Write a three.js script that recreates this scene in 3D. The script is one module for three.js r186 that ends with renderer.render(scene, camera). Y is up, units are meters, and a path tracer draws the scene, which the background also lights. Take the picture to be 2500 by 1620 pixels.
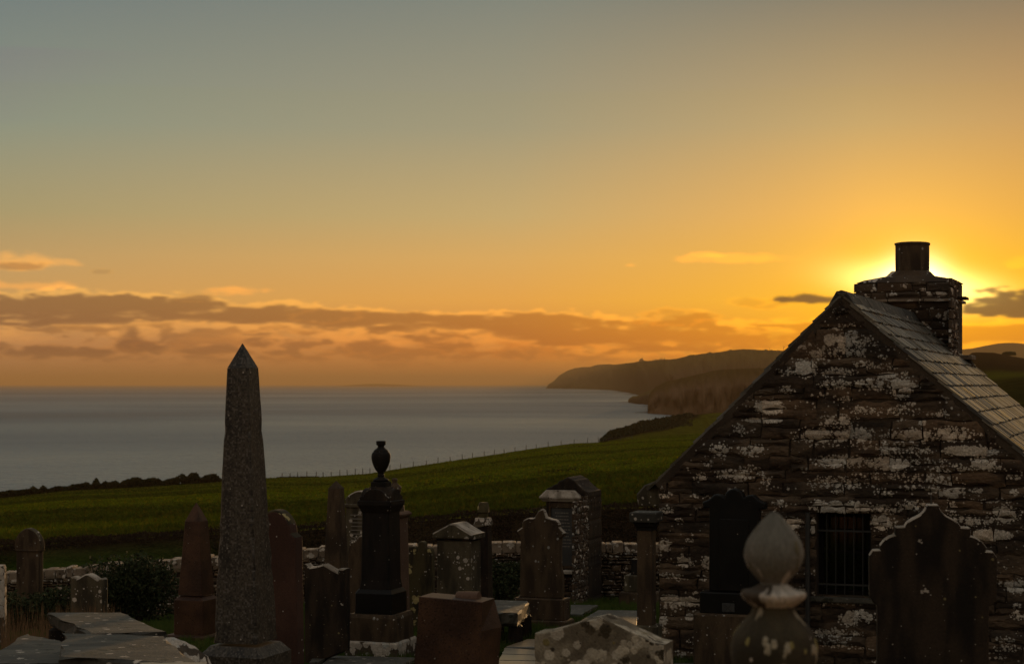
import * as THREE from 'three';
import { mergeGeometries } from 'three/addons/utils/BufferGeometryUtils.js';

/* ---------- camera, sky, sun, exposure ---------- */
const F = 4284, CX = 1190, EY = 892, EYE = 1.5, SEA = -28.5;      // lens in picture widths of 2380, eye height, sea level
const scene = new THREE.Scene();
const camera = new THREE.PerspectiveCamera(THREE.MathUtils.radToDeg(2 * Math.atan(771 / F)), 1024 / 663, 0.1, 160000);
camera.position.set(0, EYE, 0);
camera.lookAt(0, EYE, -10);
camera.setViewOffset(1024, 663, 0, -(EY - 771) * 663 / 1542, 1024, 663);
camera.focus = 21; camera.userData.fStop = 6.3;

const renderer = new THREE.WebGLRenderer({ antialias: true });
renderer.toneMapping = THREE.LinearToneMapping;
renderer.toneMappingExposure = 1.12;
renderer.shadowMap.enabled = true;

const D2R = Math.PI / 180;
const clamp = (x, a = 0, b = 1) => Math.min(b, Math.max(a, x));
const lerp = (a, b, t) => a + (b - a) * t;
const sm = (a, b, x) => { const t = clamp((x - a) / (b - a)); return t * t * (3 - 2 * t); };
const lin = (c) => { c /= 255; return c <= 0.04045 ? c / 12.92 : ((c + 0.055) / 1.055) ** 2.4; };
const enc = (c) => { c = clamp(c); return 255 * (c <= 0.0031308 ? c * 12.92 : 1.055 * c ** (1 / 2.4) - 0.055); };
function rng(seed) { let s = seed >>> 0; return () => { s = (s + 0x6d2b79f5) | 0; let t = Math.imul(s ^ (s >>> 15), 1 | s); t = (t + Math.imul(t ^ (t >>> 7), 61 | t)) ^ t; return ((t ^ (t >>> 14)) >>> 0) / 4294967296; }; }
const hash = (x, y, s) => { let h = Math.imul(x, 374761393) ^ Math.imul(y, 668265263) ^ Math.imul(s, 2147483647 ^ 1013904223); h = Math.imul(h ^ (h >>> 13), 1274126177); return ((h ^ (h >>> 16)) >>> 0) / 4294967296; };
function vn(x, y, s, p = 0, py = p) {                                     // value noise, periodic with p cells when p > 0
  const xi = Math.floor(x), yi = Math.floor(y); let fx = x - xi, fy = y - yi;
  fx = fx * fx * (3 - 2 * fx); fy = fy * fy * (3 - 2 * fy);
  const w = (k, n) => n ? ((k % n) + n) % n : k;
  const x0 = w(xi, p), x1 = w(xi + 1, p), y0 = w(yi, py), y1 = w(yi + 1, py);
  return lerp(lerp(hash(x0, y0, s), hash(x1, y0, s), fx), lerp(hash(x0, y1, s), hash(x1, y1, s), fx), fy);
}
function fbm(x, y, s, o = 5, p = 0, py = p) { let a = 0.5, t = 0, n = 0; for (let i = 0; i < o; i++) { t += a * vn(x, y, s + i * 17, p, py); n += a; a *= 0.5; x *= 2; y *= 2; p *= 2; py *= 2; } return t / n; }
function table(xs, ys, x) { if (x <= xs[0]) return ys[0]; for (let i = 1; i < xs.length; i++) if (x <= xs[i]) return lerp(ys[i - 1], ys[i], (x - xs[i - 1]) / (xs[i] - xs[i - 1])); return ys[ys.length - 1]; }
const curve = (pts) => { const xs = pts.map((p) => p[0]), ys = pts.map((p) => p[1]); return (x) => table(xs, ys, x); };

const SUN_AZ = 12.35, SUN_EL = 2.9;
// clear air, by bearing and height; clouds by bearing and height
const skyRows = [11.9, 7.9, 5.2, 3.9, 2.6, 1.25, 0.3];
const skyCols = [-160, -75, -15.5, 0, 10.7, 15.5, 30, 95, 180, 200];
const east = [[158, 150, 138], [172, 158, 140], [180, 160, 138], [184, 160, 134], [182, 156, 128], [172, 144, 118], [160, 132, 108]];
const side = [[104, 112, 114], [124, 124, 118], [138, 130, 112], [146, 130, 106], [150, 126, 98], [142, 114, 88], [132, 104, 78]];
const skyTab = [east, side,
  [[106, 119, 118], [133, 141, 125], [163, 150, 110], [186, 153, 102], [198, 150, 88], [174, 122, 78], [152, 106, 70]],
  [[122, 127, 116], [157, 149, 121], [194, 166, 112], [216, 168, 96], [224, 160, 74], [208, 130, 56], [184, 110, 46]],
  [[127, 120, 102], [188, 158, 108], [232, 172, 86], [244, 178, 64], [250, 180, 36], [243, 156, 16], [226, 140, 22]],
  [[127, 116, 96], [192, 152, 98], [226, 166, 76], [240, 176, 56], [248, 178, 28], [238, 156, 26], [224, 146, 36]],
  [[118, 114, 102], [165, 140, 106], [196, 152, 84], [205, 155, 72], [208, 150, 62], [196, 136, 56], [180, 122, 56]],
  side, east, east].map((c) => c.map((q) => q.map(lin)));
const ZEN = [146, 147, 144].map(lin);
const pxAz = (px) => Math.atan((px - CX) / F) / D2R;
const pyEl = (py) => Math.atan((EY - py) / F) / D2R;
function clearSky(az, el) {
  let a = az; while (a < -160) a += 360; while (a > 200) a -= 360;
  let i = 0; while (i < skyCols.length - 2 && a > skyCols[i + 1]) i++;
  const f0 = (a - skyCols[i]) / (skyCols[i + 1] - skyCols[i]), f = i === 2 || i === 3 || i === 4 ? f0 : sm(0, 1, f0);
  const at = (col) => { const e = Math.min(el, 11.9); if (e <= 0.3) return col[6]; let r = 0; while (r < 5 && e < skyRows[r + 1]) r++; const t = (skyRows[r] - e) / (skyRows[r] - skyRows[r + 1]); return [0, 1, 2].map((k) => lerp(col[r][k], col[r + 1][k], t)); };
  const c0 = at(skyTab[i]), c1 = at(skyTab[i + 1]), z = sm(8, 70, el);
  return [0, 1, 2].map((k) => lerp(lerp(c0[k], c1[k], f), ZEN[k], z));
}
const E = (x, y, rx, ry, dark, wob = 0.9) => ({ a: pxAz(x), e: pyEl(y), rx: rx / 74.8, ry: ry / 74.8, dark, wob });
const puffs = [
  E(10, 618, 165, 30, -0.9, 0.8), E(20, 628, 105, 13, 0.42, 0.8), E(450, 694, 60, 12, 0.5, 1.1), E(760, 735, 90, 20, 0.4, 1.2), E(235, 638, 32, 8, 0.15, 0.6), E(60, 672, 120, 14, -0.4), E(540, 682, 90, 14, -0.5, 1.1), E(1710, 604, 165, 15, -0.3, 0.75), E(1640, 594, 50, 9, -0.25), E(1466, 617, 14, 5, 0, 0.5),
  E(1880, 698, 105, 15, 1.5, 0.55), E(1770, 706, 95, 20, 0.25), E(2325, 704, 66, 40, 1.5, 0.7), E(2290, 724, 66, 24, 1.5, 0.7), E(2400, 716, 90, 46, 1.4, 0.6), E(2372, 622, 40, 18, -0.3), E(1735, 704, 60, 16, 0.1),
  E(315, 806, 56, 34, 0.62, 0.8), E(302, 776, 30, 20, 0.55, 0.8), E(355, 812, 50, 22, 0.6), E(610, 805, 60, 26, 0.55, 1.1), E(850, 812, 80, 30, 0.5, 1.2), E(700, 815, 110, 40, 0.5, 1.2), E(1015, 800, 95, 34, 0.55, 1.1), E(1240, 825, 120, 22, 0.5), E(1390, 832, 60, 12, 0.4), E(1560, 742, 110, 26, 0.3), E(120, 825, 190, 24, 0.6), E(500, 815, 120, 24, 0.55), E(900, 850, 70, 12, 0.3),
];
const bankTop = curve([[-600, 690], [0, 688], [180, 677], [430, 687], [620, 702], [800, 714], [950, 722], [1100, 729], [1300, 722], [1450, 738], [1560, 724], [1640, 722], [1668, 748], [1720, 752], [1880, 748], [2100, 752], [2300, 752], [3000, 745]].map(([x, y]) => [pxAz(x), pyEl(y)]));
const bankBot = curve([[-600, 765], [0, 760], [200, 752], [430, 748], [600, 772], [800, 775], [1000, 772], [1150, 782], [1300, 800], [1500, 815], [1700, 815], [2100, 810], [3000, 800]].map(([x, y]) => [pxAz(x), pyEl(y)]));
function skyAt(az, el, out) {
  const c = clearSky(az, el), da = (az - SUN_AZ) * Math.cos(el * D2R), de = el - SUN_EL, th = Math.hypot(da, de);
  if (el < 9) {
    const wx = (fbm(az * 0.5, el * 1.8, 5, 4) - 0.5), wy = (fbm(az * 1.1 + 40, el * 3.5, 9, 5) - 0.5);
    const n1 = fbm(az * 0.26 + wx * 0.9, el * 2.5 + wy * 0.9, 21, 6), n2 = fbm(az * 2.4 + wy * 2.2, el * 5.2 + wx * 1.4, 33, 6), n3 = fbm(az * 0.6 + wx, el * 5.5 + wy * 1.6, 47, 5);
    let cover = 0, dark = 0.62, rim = 0;
    const up = bankTop(az) + (n2 - 0.5) * 0.42 + (n3 - 0.5) * 0.3, lo = bankBot(az) + (n3 - 0.5) * 0.9 + (n1 - 0.5) * 0.5;
    const inB = sm(up - 0.03, up - 0.17, el + (n2 - 0.5) * 0.12) * sm(lo - 0.12, lo + 0.16, el);
    const gaps = sm(0.24, 0.4, n1 + (n2 - 0.5) * 0.3 + (n3 - 0.5) * 0.25);
    cover = inB * lerp(0.12, 1, gaps);
    rim = (sm(up + 0.07, up - 0.03, el) * (1 - sm(0.15, 0.7, cover)) * sm(lo - 0.65, lo - 0.1, el)) * sm(0.3, 0.6, n2 + 0.12) * 1.25;
    const lowN = fbm(az * 0.75 + wx * 2.4, el * 3.0 + wy * 2.2, 57, 6), low = sm(0.42, 0.58, lowN + (n2 - 0.5) * 0.25) * sm(lo + 0.1, lo - 0.22, el) * sm(0.45, 0.85, el + (n2 - 0.5) * 0.5) * 0.75;
    rim = Math.max(rim, (low > 0 ? 0.35 * sm(0, 0.2, low) * (1 - sm(0.2, 0.6, low)) : 0)); cover = Math.max(cover, low);
    for (const p of puffs) {
      const x = (az - p.a) / p.rx, y = (el - p.e) / p.ry, r = x * x + y * y; if (r > 5) continue;
      const flat = y < 0 ? y * y * 0.8 : 0, k = 1 - r - flat + (n2 - 0.5) * 2.0 * p.wob + (n3 - 0.5) * 1.4 * p.wob, q = sm(0, p.dark > 1 ? 0.6 : 0.95, k);
      if (q <= 0) continue;
      if (p.dark <= 0) { for (let i = 0; i < 3; i++) c[i] *= 1 + q * [0.42, 0.2, -0.06][i] * (1 - p.dark) * 0.8; continue; }
      if (q > cover) { dark = lerp(dark, p.dark, q); cover = q; }
      rim = Math.max(rim * (1 - q), (q - sm(0.3, 1, q)) * 2.4 * (p.dark > 1 ? 0.5 : 1));
    }
    const sunny = sm(-13, 11, az) * (az < 60 ? 1 : sm(120, 60, az)), body = [lerp(0.47, 0.86, sunny), lerp(0.44, 0.7, sunny), lerp(0.52, 0.5, sunny)], fade = sm(0.15, 1.1, el);
    for (let i = 0; i < 3; i++) {
      c[i] *= 1 + rim * [0.34, 0.27, 0.04][i] * fade;
      const b = dark > 1 ? [0.2, 0.098, 0.026][i] : c[i] * lerp(1, body[i], clamp(dark / 0.62));
      c[i] = lerp(c[i], b, cover * lerp(0.35, 1, fade));
    }
    const gl = dark > 1 ? 1 - 0.88 * cover : 1 - 0.25 * cover;
    const g1 = Math.exp(-((th / 0.75) ** 2)) * 3.2 * gl, g2 = Math.exp(-th / 2.1) * 0.72 * gl, g3 = Math.exp(-(((da - 0.2) / 1.9) ** 2) - ((de - 0.1 + da * 0.12) / 0.5) ** 2) * 2.1 * gl;
    c[0] += g1 + g2 * 0.9 + g3 * 0.9; c[1] += g1 * 0.85 + g2 * 0.5 + g3 * 0.78; c[2] += g1 * 0.55 + g3 * 0.3;
    const lift = 1 + 0.2 * sm(4.5, 0.6, el); c[0] *= lift; c[1] *= lift; c[2] *= lift * 0.97;
  } else { const g2 = Math.exp(-th / 2.1) * 0.72; c[0] += g2 * 0.9; c[1] += g2 * 0.5; }
  out[0] = c[0]; out[1] = c[1]; out[2] = c[2];
}
{
  const W = 4096, H = 4096, data = new Float32Array(W * H * 4), o = [0, 0, 0], below = [0.30, 0.145, 0.055];
  for (let r = 0; r < H; r++) {
    const el = ((r + 0.5) / H - 0.5) * 180, step = el > 12 ? 16 : 1;
    for (let c = 0; c < W; c += step) {
      if (el > 0) skyAt((((c + step / 2) / W - 0.5) * 360) + 90 > 180 ? ((c + step / 2) / W - 0.5) * 360 + 90 - 360 : ((c + step / 2) / W - 0.5) * 360 + 90, el, o); else { o[0] = below[0]; o[1] = below[1]; o[2] = below[2]; }
      for (let k = 0; k < step; k++) { const i = (r * W + c + k) * 4; data[i] = o[0]; data[i + 1] = o[1]; data[i + 2] = o[2]; data[i + 3] = 1; }
    }
  }
  const t = new THREE.DataTexture(data, W, H, THREE.RGBAFormat, THREE.FloatType);
  t.mapping = THREE.EquirectangularReflectionMapping; t.magFilter = t.minFilter = THREE.LinearFilter; t.needsUpdate = true;
  scene.background = t; scene.environment = t;
}
const sun = new THREE.DirectionalLight(new THREE.Color(1, 0.58, 0.24), 2.2);
sun.position.set(Math.sin(SUN_AZ * D2R) * Math.cos(SUN_EL * D2R), Math.sin(SUN_EL * D2R), -Math.cos(SUN_AZ * D2R) * Math.cos(SUN_EL * D2R)).multiplyScalar(120);
sun.castShadow = true; sun.shadow.radius = 3; sun.shadow.mapSize.set(2048, 2048);
Object.assign(sun.shadow.camera, { left: -40, right: 40, top: 30, bottom: -30, near: 1, far: 300 });
scene.add(sun, sun.target);
scene.fog = new THREE.FogExp2(new THREE.Color(1, 0.62, 0.27), 0.000055);

/* ---------- helpers: places, textures, materials, geometry ---------- */
const K = 1.0504;
const Z = (ox, oy, s) => ([x, y]) => [(ox + x / s) / K, (oy + y / s) / K];
const z1 = Z(0, 1150, 3.28), z2 = Z(400, 820, 1.9275), z3 = Z(700, 1050, 2.705), z4 = Z(1000, 1150, 3.28), z5 = Z(1250, 1150, 3.28), z6 = Z(1600, 1150, 3.28), z7 = Z(2000, 1150, 3.28), z8 = Z(1950, 550, 2.57), zc = Z(1500, 750, 3.083), zr = Z(1480, 1160, 3.855), zh = Z(1300, 750, 3.4);
const X = (px, d) => (px - CX) / F * d, Y = (py, d) => EYE + (EY - py) / F * d;
const lat = curve([[-40, -3.2], [-12, -0.8], [-8.9, -0.5], [-3.9, -0.1], [0, 0], [100, 0]]);
const G = (x, d) => -0.0745 * d + lat(x) * sm(18, 35, d);
const ROT = 19 * D2R;

function dataTex(size, h, fn, srgb, rep = true) {
  const a = new Uint8Array(size * h * 4);
  for (let j = 0; j < h; j++) for (let i = 0; i < size; i++) { const c = fn(i, j), k = (j * size + i) * 4; a[k] = c[0]; a[k + 1] = c[1]; a[k + 2] = c[2]; a[k + 3] = 255; }
  const t = new THREE.DataTexture(a, size, h); t.magFilter = THREE.LinearFilter; t.minFilter = THREE.LinearMipmapLinearFilter; t.generateMipmaps = true;
  if (rep) t.wrapS = t.wrapT = THREE.RepeatWrapping; if (srgb) t.colorSpace = THREE.SRGBColorSpace; t.needsUpdate = true; return t;
}
// rock with grain, stains and crusts of lichen; one tile is `tile` metres
function rock({ seed, size = 512, tile = 1, base, alt, mottle = 4, speck = 0, speckN = 128, speckCol = [0.2, 0.18, 0.16], lichen = [], rough = 0.85, bump = 0.006, stretch = 1, relief = 1, spec = 0.55 }) {
  const R = rng(seed), N = size * size, col = new Float32Array(N * 3), hgt = new Float32Array(N);
  for (let j = 0; j < size; j++) for (let i = 0; i < size; i++) {
    const u = i / size, v = j / size, k = j * size + i;
    const m = sm(0.3, 0.7, fbm(u * mottle, v * mottle * stretch, seed, 5, mottle, mottle * stretch)), g = vn(u * 128, v * 128, seed + 3, 128) * 0.6 + vn(u * 256, v * 256, seed + 4, 256) * 0.4;
    let t = 0.72 + 0.56 * g;
    for (let c = 0; c < 3; c++) col[k * 3 + c] = lerp(base[c], alt[c], m) * t;
    if (speck) { const s = vn(u * speckN + 3.3, v * speckN, seed + 9, speckN); if (s > 1 - speck) { const w = sm(1 - speck, 1 - speck * 0.6, s); for (let c = 0; c < 3; c++) col[k * 3 + c] = lerp(col[k * 3 + c], speckCol[c], w); } else if (s < speck * 0.8) for (let c = 0; c < 3; c++) col[k * 3 + c] *= 0.45; }
    hgt[k] = relief * (0.55 * fbm(u * 8, v * 8 * stretch, seed + 50, 6, 8, 8 * stretch) + 0.25 * g);
  }
  for (const L of lichen) {
    const tone = L.col;
    const disc = (cx, cy, r) => {
      const rp = r * size, x0 = Math.floor(cx * size - rp * 1.4), x1 = Math.ceil(cx * size + rp * 1.4), y0 = Math.floor(cy * size - rp * 1.4), y1 = Math.ceil(cy * size + rp * 1.4), ss = Math.floor(R() * 999), tn = 0.75 + R() * 0.4;
      for (let y = y0; y <= y1; y++) for (let x = x0; x <= x1; x++) {
        const dx = x - cx * size, dy = y - cy * size, a = Math.atan2(dy, dx), e = Math.hypot(dx, dy) / rp, lim = 0.82 + 0.34 * vn(a * 2.2 + 20, r * 99, ss) + 0.16 * (vn(x * 0.7, y * 0.7, ss) - 0.5);
        if (e > lim) continue;
        const k = (((y % size) + size) % size) * size + (((x % size) + size) % size), w = clamp((lim - e) * rp * 0.6) * (L.cover ?? 0.9) * (0.75 + 0.5 * vn(x * 0.35, y * 0.35, ss + 3)), v = tn * (0.8 + 0.4 * vn(x * 0.5, y * 0.5, ss + 7));
        for (let c = 0; c < 3; c++) col[k * 3 + c] = lerp(col[k * 3 + c], tone[c] * v, clamp(w));
        hgt[k] += 0.12 * clamp(w);
      }
    };
    for (let n = 0; n < L.n; n++) {
      const cx = R(), cy = R(), r = L.r[0] + (L.r[1] - L.r[0]) * R() ** 2.2;
      if (L.clump) for (let q = 0; q < L.clump; q++) { const a = R() * 6.28, dd = R() * r * 1.4; disc(cx + Math.cos(a) * dd * (L.wide ?? 1), cy + Math.sin(a) * dd * 0.8, r * (0.2 + 0.5 * R())); } else disc(cx, cy, r);
    }
  }
  const map = dataTex(size, size, (i, j) => { const k = (j * size + i) * 3; return [enc(col[k]), enc(col[k + 1]), enc(col[k + 2])]; }, true);
  const bm = dataTex(size, size, (i, j) => { const v = 255 * clamp(hgt[j * size + i]); return [v, v, v]; }, false);
  for (const t of [map, bm]) t.repeat.set(1 / tile, 1 / tile);
  return new THREE.MeshPhysicalMaterial({ map, bumpMap: bm, bumpScale: bump, roughness: rough, specularIntensity: spec });
}
const pale = [0.5, 0.42, 0.34], grey = [0.42, 0.39, 0.34], ochre = [0.42, 0.33, 0.14], mossy = [0.1, 0.11, 0.03];
const M = {
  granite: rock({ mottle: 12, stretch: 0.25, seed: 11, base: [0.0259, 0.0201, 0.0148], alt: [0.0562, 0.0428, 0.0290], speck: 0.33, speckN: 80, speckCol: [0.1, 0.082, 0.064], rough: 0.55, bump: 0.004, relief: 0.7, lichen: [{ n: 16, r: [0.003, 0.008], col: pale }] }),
  redGranite: rock({ spec: 0.4, seed: 12, base: [0.0353, 0.0151, 0.0073], alt: [0.0835, 0.0373, 0.0175], speck: 0.24, speckCol: [0.05, 0.025, 0.018], rough: 0.6, bump: 0.002, relief: 0.5, lichen: [{ n: 26, r: [0.002, 0.006], col: pale }] }),
  brown: rock({ mottle: 12, stretch: 0.25, seed: 13, base: [0.0314, 0.0184, 0.0095], alt: [0.0753, 0.0466, 0.0240], rough: 0.85, lichen: [{ n: 80, r: [0.002, 0.01], col: pale, cover: 0.8 }, { n: 9, r: [0.012, 0.022], col: grey, cover: 0.7 }] }),
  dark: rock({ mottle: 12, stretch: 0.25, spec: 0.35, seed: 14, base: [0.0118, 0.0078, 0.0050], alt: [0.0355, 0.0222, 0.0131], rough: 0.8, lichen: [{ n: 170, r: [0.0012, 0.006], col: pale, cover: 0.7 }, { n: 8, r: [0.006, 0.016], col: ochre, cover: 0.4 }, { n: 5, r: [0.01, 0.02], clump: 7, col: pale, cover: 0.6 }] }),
  spotted: rock({ mottle: 12, stretch: 0.25, seed: 15, base: [0.0378, 0.0285, 0.0162], alt: [0.0865, 0.0664, 0.0377], rough: 0.85, lichen: [{ n: 54, r: [0.01, 0.034], col: pale }, { n: 90, r: [0.003, 0.012], col: pale }] }),
  yellowed: rock({ mottle: 12, stretch: 0.25, seed: 16, base: [0.0234, 0.0178, 0.0094], alt: [0.0676, 0.0507, 0.0211], rough: 0.9, lichen: [{ n: 24, r: [0.03, 0.07], clump: 8, col: ochre, cover: 0.7 }, { n: 40, r: [0.004, 0.012], col: pale }] }),
  crust: rock({ seed: 17, base: [0.0550, 0.0400, 0.0270], alt: [0.0770, 0.0550, 0.0360], rough: 0.95, bump: 0.012, lichen: [{ n: 60, r: [0.04, 0.11], clump: 9, col: pale }, { n: 90, r: [0.01, 0.03], col: grey }] }),
  blotch: rock({ seed: 18, base: [0.12, 0.092, 0.06], alt: [0.26, 0.21, 0.145], rough: 0.95, bump: 0.01, mottle: 7, lichen: [{ n: 50, r: [0.03, 0.08], clump: 10, col: [0.4, 0.33, 0.24] }, { n: 34, r: [0.02, 0.05], clump: 8, col: [0.05, 0.035, 0.018] }, { n: 60, r: [0.02, 0.04], col: [0.5, 0.42, 0.32], cover: 0.7 }, { n: 110, r: [0.003, 0.012], col: [0.03, 0.02, 0.012] }, { n: 30, r: [0.008, 0.02], col: [0.2, 0.15, 0.05] }] }),
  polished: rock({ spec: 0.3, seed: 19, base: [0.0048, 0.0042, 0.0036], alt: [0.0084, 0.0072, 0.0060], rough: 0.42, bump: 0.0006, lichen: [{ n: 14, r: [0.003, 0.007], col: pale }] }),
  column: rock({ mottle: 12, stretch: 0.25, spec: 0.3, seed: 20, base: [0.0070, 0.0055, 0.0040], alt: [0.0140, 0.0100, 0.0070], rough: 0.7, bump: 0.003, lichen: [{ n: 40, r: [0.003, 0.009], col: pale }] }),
  slab: rock({ spec: 0.6, seed: 21, tile: 1.6, base: [0.0282, 0.0245, 0.0179], alt: [0.0727, 0.0626, 0.0464], stretch: 2, mottle: 5, rough: 0.7, bump: 0.01, lichen: [{ n: 90, r: [0.004, 0.02], col: pale, cover: 0.8 }, { n: 30, r: [0.02, 0.05], clump: 6, col: [0.02, 0.018, 0.008] }] }),
  wet: rock({ spec: 1, seed: 22, tile: 1.6, base: [0.0600, 0.0551, 0.0442], alt: [0.1080, 0.0957, 0.0728], stretch: 3, rough: 0.3, bump: 0.003, lichen: [{ n: 12, r: [0.01, 0.03], col: mossy }] }),
  slate: rock({ spec: 1, seed: 23, tile: 1.2, base: [0.0880, 0.0760, 0.0595], alt: [0.1600, 0.1368, 0.1050], mottle: 8, rough: 0.42, bump: 0.004, lichen: [{ n: 40, r: [0.006, 0.02], col: [0.4, 0.37, 0.3] }, { n: 30, r: [0.02, 0.05], clump: 6, col: [0.05, 0.045, 0.02] }] }),
  rubble: rock({ seed: 24, tile: 1.4, base: [0.0429, 0.0261, 0.0156], alt: [0.0741, 0.0467, 0.0270], rough: 0.92, bump: 0.014, lichen: [{ n: 70, r: [0.01, 0.045], clump: 9, col: pale }, { n: 140, r: [0.003, 0.012], col: grey }] }),
  mortar: rock({ seed: 25, tile: 1.2, base: [0.0360, 0.0240, 0.0154], alt: [0.0560, 0.0390, 0.0252], rough: 1, bump: 0.01, lichen: [{ n: 50, r: [0.003, 0.01], col: pale }] }),
  dyke: rock({ seed: 26, tile: 1.1, base: [0.0390, 0.0241, 0.0144], alt: [0.0936, 0.0619, 0.0360], rough: 0.95, bump: 0.014, lichen: [{ n: 70, r: [0.012, 0.045], clump: 6, col: [0.46, 0.38, 0.3] }, { n: 60, r: [0.004, 0.014], col: pale }] }),
  coping: rock({ seed: 27, tile: 1.0, base: [0.1150, 0.0815, 0.0535], alt: [0.2300, 0.1684, 0.1161], rough: 0.95, bump: 0.014, lichen: [{ n: 40, r: [0.03, 0.07], clump: 6, col: pale }, { n: 40, r: [0.008, 0.03], col: [0.05, 0.035, 0.025] }] }),
  pinkish: rock({ seed: 28, base: [0.1000, 0.0540, 0.0336], alt: [0.1400, 0.0810, 0.0504], rough: 0.85, lichen: [{ n: 20, r: [0.004, 0.016], col: pale }] }),
};
M.rubble.vertexColors = M.dyke.vertexColors = true;
const plain = (c, r = 0.9) => new THREE.MeshPhysicalMaterial({ color: new THREE.Color(c[0], c[1], c[2]), roughness: r, specularIntensity: r > 0.8 ? 0 : 1 });
M.iron = plain([0.02, 0.018, 0.016], 0.5); M.inscription = plain([0.2, 0.17, 0.14], 0.9); M.panel = rock({ seed: 29, base: [0.035, 0.034, 0.032], alt: [0.05, 0.048, 0.045], rough: 0.5, bump: 0.001, lichen: [{ n: 14, r: [0.003, 0.008], col: pale }] });
M.wood = plain([0.09, 0.07, 0.05]); M.wire = plain([0.12, 0.11, 0.1], 0.5);
M.glass = new THREE.MeshPhysicalMaterial({ color: 0xffffff, transmission: 1, thickness: 0, roughness: 0.06 });
M.weathered = rock({ seed: 35, base: [0.13, 0.115, 0.09], alt: [0.27, 0.245, 0.21], mottle: 5, rough: 0.95, bump: 0.008, lichen: [{ n: 30, r: [0.01, 0.03], clump: 6, col: [0.1, 0.08, 0.04] }, { n: 40, r: [0.01, 0.03], col: pale, cover: 0.6 }] });
M.mossyStone = rock({ seed: 36, tile: 0.6, base: [0.03, 0.022, 0.012], alt: [0.07, 0.052, 0.026], rough: 0.9, bump: 0.01, lichen: [{ n: 26, r: [0.03, 0.08], clump: 9, col: [0.34, 0.28, 0.19] }, { n: 30, r: [0.01, 0.03], col: [0.3, 0.24, 0.08] }, { n: 60, r: [0.004, 0.012], col: pale }] });
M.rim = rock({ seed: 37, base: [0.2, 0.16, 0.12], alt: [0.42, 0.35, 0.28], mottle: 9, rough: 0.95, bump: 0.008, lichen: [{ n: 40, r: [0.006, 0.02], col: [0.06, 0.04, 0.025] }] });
M.black = plain([0.012, 0.01, 0.009], 0.9);

const V = (x, y, z) => new THREE.Vector3(x, y, z);
let uvSeed = 1;
function boxUV(g, off) {                                          // uv in metres from each face's main direction
  if (g.index) g = g.toNonIndexed();
  if (!off) { uvSeed++; off = [hash(uvSeed, 1, 5) * 7, hash(uvSeed, 2, 5) * 7]; }
  const p = g.attributes.position, uv = new Float32Array(p.count * 2), a = V(), b = V(), c = V();
  for (let i = 0; i < p.count; i += 3) {
    a.fromBufferAttribute(p, i); b.fromBufferAttribute(p, i + 1); c.fromBufferAttribute(p, i + 2);
    const n = b.clone().sub(a).cross(c.clone().sub(a)), ax = Math.abs(n.x), ay = Math.abs(n.y), az = Math.abs(n.z);
    for (let k = 0; k < 3; k++) { const q = [a, b, c][k], j = (i + k) * 2; if (ay > ax && ay > az) { uv[j] = q.x; uv[j + 1] = -q.z; } else if (ax > az) { uv[j] = q.z; uv[j + 1] = q.y; } else { uv[j] = q.x; uv[j + 1] = q.y; } uv[j] += off[0]; uv[j + 1] += off[1]; }
  }
  g.setAttribute('uv', new THREE.BufferAttribute(uv, 2)); return g;
}
function loft(rings, caps = true) {                               // closed rings of equal length, bottom to top, flat shaded
  const P = [], t = (a, b, c) => P.push(...a, ...b, ...c), n = rings[0].length;
  for (let r = 0; r + 1 < rings.length; r++) for (let i = 0; i < n; i++) { const A = rings[r][i], B = rings[r][(i + 1) % n], C = rings[r + 1][(i + 1) % n], D = rings[r + 1][i]; t(A, B, C); t(A, C, D); }
  if (caps) for (const [R, up] of [[rings[0], 0], [rings[rings.length - 1], 1]]) { const m = [0, 1, 2].map((k) => R.reduce((s, q) => s + q[k], 0) / n); for (let i = 0; i < n; i++) up ? t(m, R[i], R[(i + 1) % n]) : t(m, R[(i + 1) % n], R[i]); }
  const g = new THREE.BufferGeometry(); g.setAttribute('position', new THREE.Float32BufferAttribute(P, 3)); g.computeVertexNormals(); return boxUV(g);
}
function rect(w, d, y, c = 0.008, jit = 0, R, dx = 0) {           // ring of a chamfered rectangle (counter-clockwise seen from above)
  const a = w / 2, b = d / 2, q = [[-a + c, b], [a - c, b], [a, b - c], [a, -b + c], [a - c, -b], [-a + c, -b], [-a, -b + c], [-a, b - c]];
  return q.map(([x, z]) => [x + dx + (jit ? (R() - 0.5) * jit : 0), y, z + (jit ? (R() - 0.5) * jit : 0)]);
}
const block = (w, h, d, y = 0, c = 0.01) => loft([rect(w - c, d - c, y, c), rect(w, d, y + c, c), rect(w, d, y + h - c, c), rect(w - 2 * c, d - 2 * c, y + h, c)]);
const taper = (w0, d0, w1, d1, y0, y1, c = 0.01) => loft([rect(w0, d0, y0, c), rect(w1, d1, y1 - c, c), rect(w1 - 2 * c, d1 - 2 * c, y1, c)]);
const move = (g, x, y, z) => { g.translate(x, y, z); return g; };
const merge = (a) => mergeGeometries(a.map((g) => { g = g.index ? g.toNonIndexed() : g; for (const k of Object.keys(g.attributes)) if (!['position', 'normal', 'uv', 'color'].includes(k)) g.deleteAttribute(k); return g; }));
function shadowed(o) { o.castShadow = o.receiveShadow = true; return o; }
const taken = {};
function numbered(n) { taken[n] = (taken[n] ?? -1) + 1; return taken[n] ? n + '_' + String(taken[n]).padStart(3, '0') : n; }
function part(parent, name, g, m) { const o = shadowed(new THREE.Mesh(g, m)); o.name = name; parent.add(o); return o; }
function tag(o, label, category, group) { o.userData.label = label; o.userData.category = category; if (group) o.userData.group = group; return o; }
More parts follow.
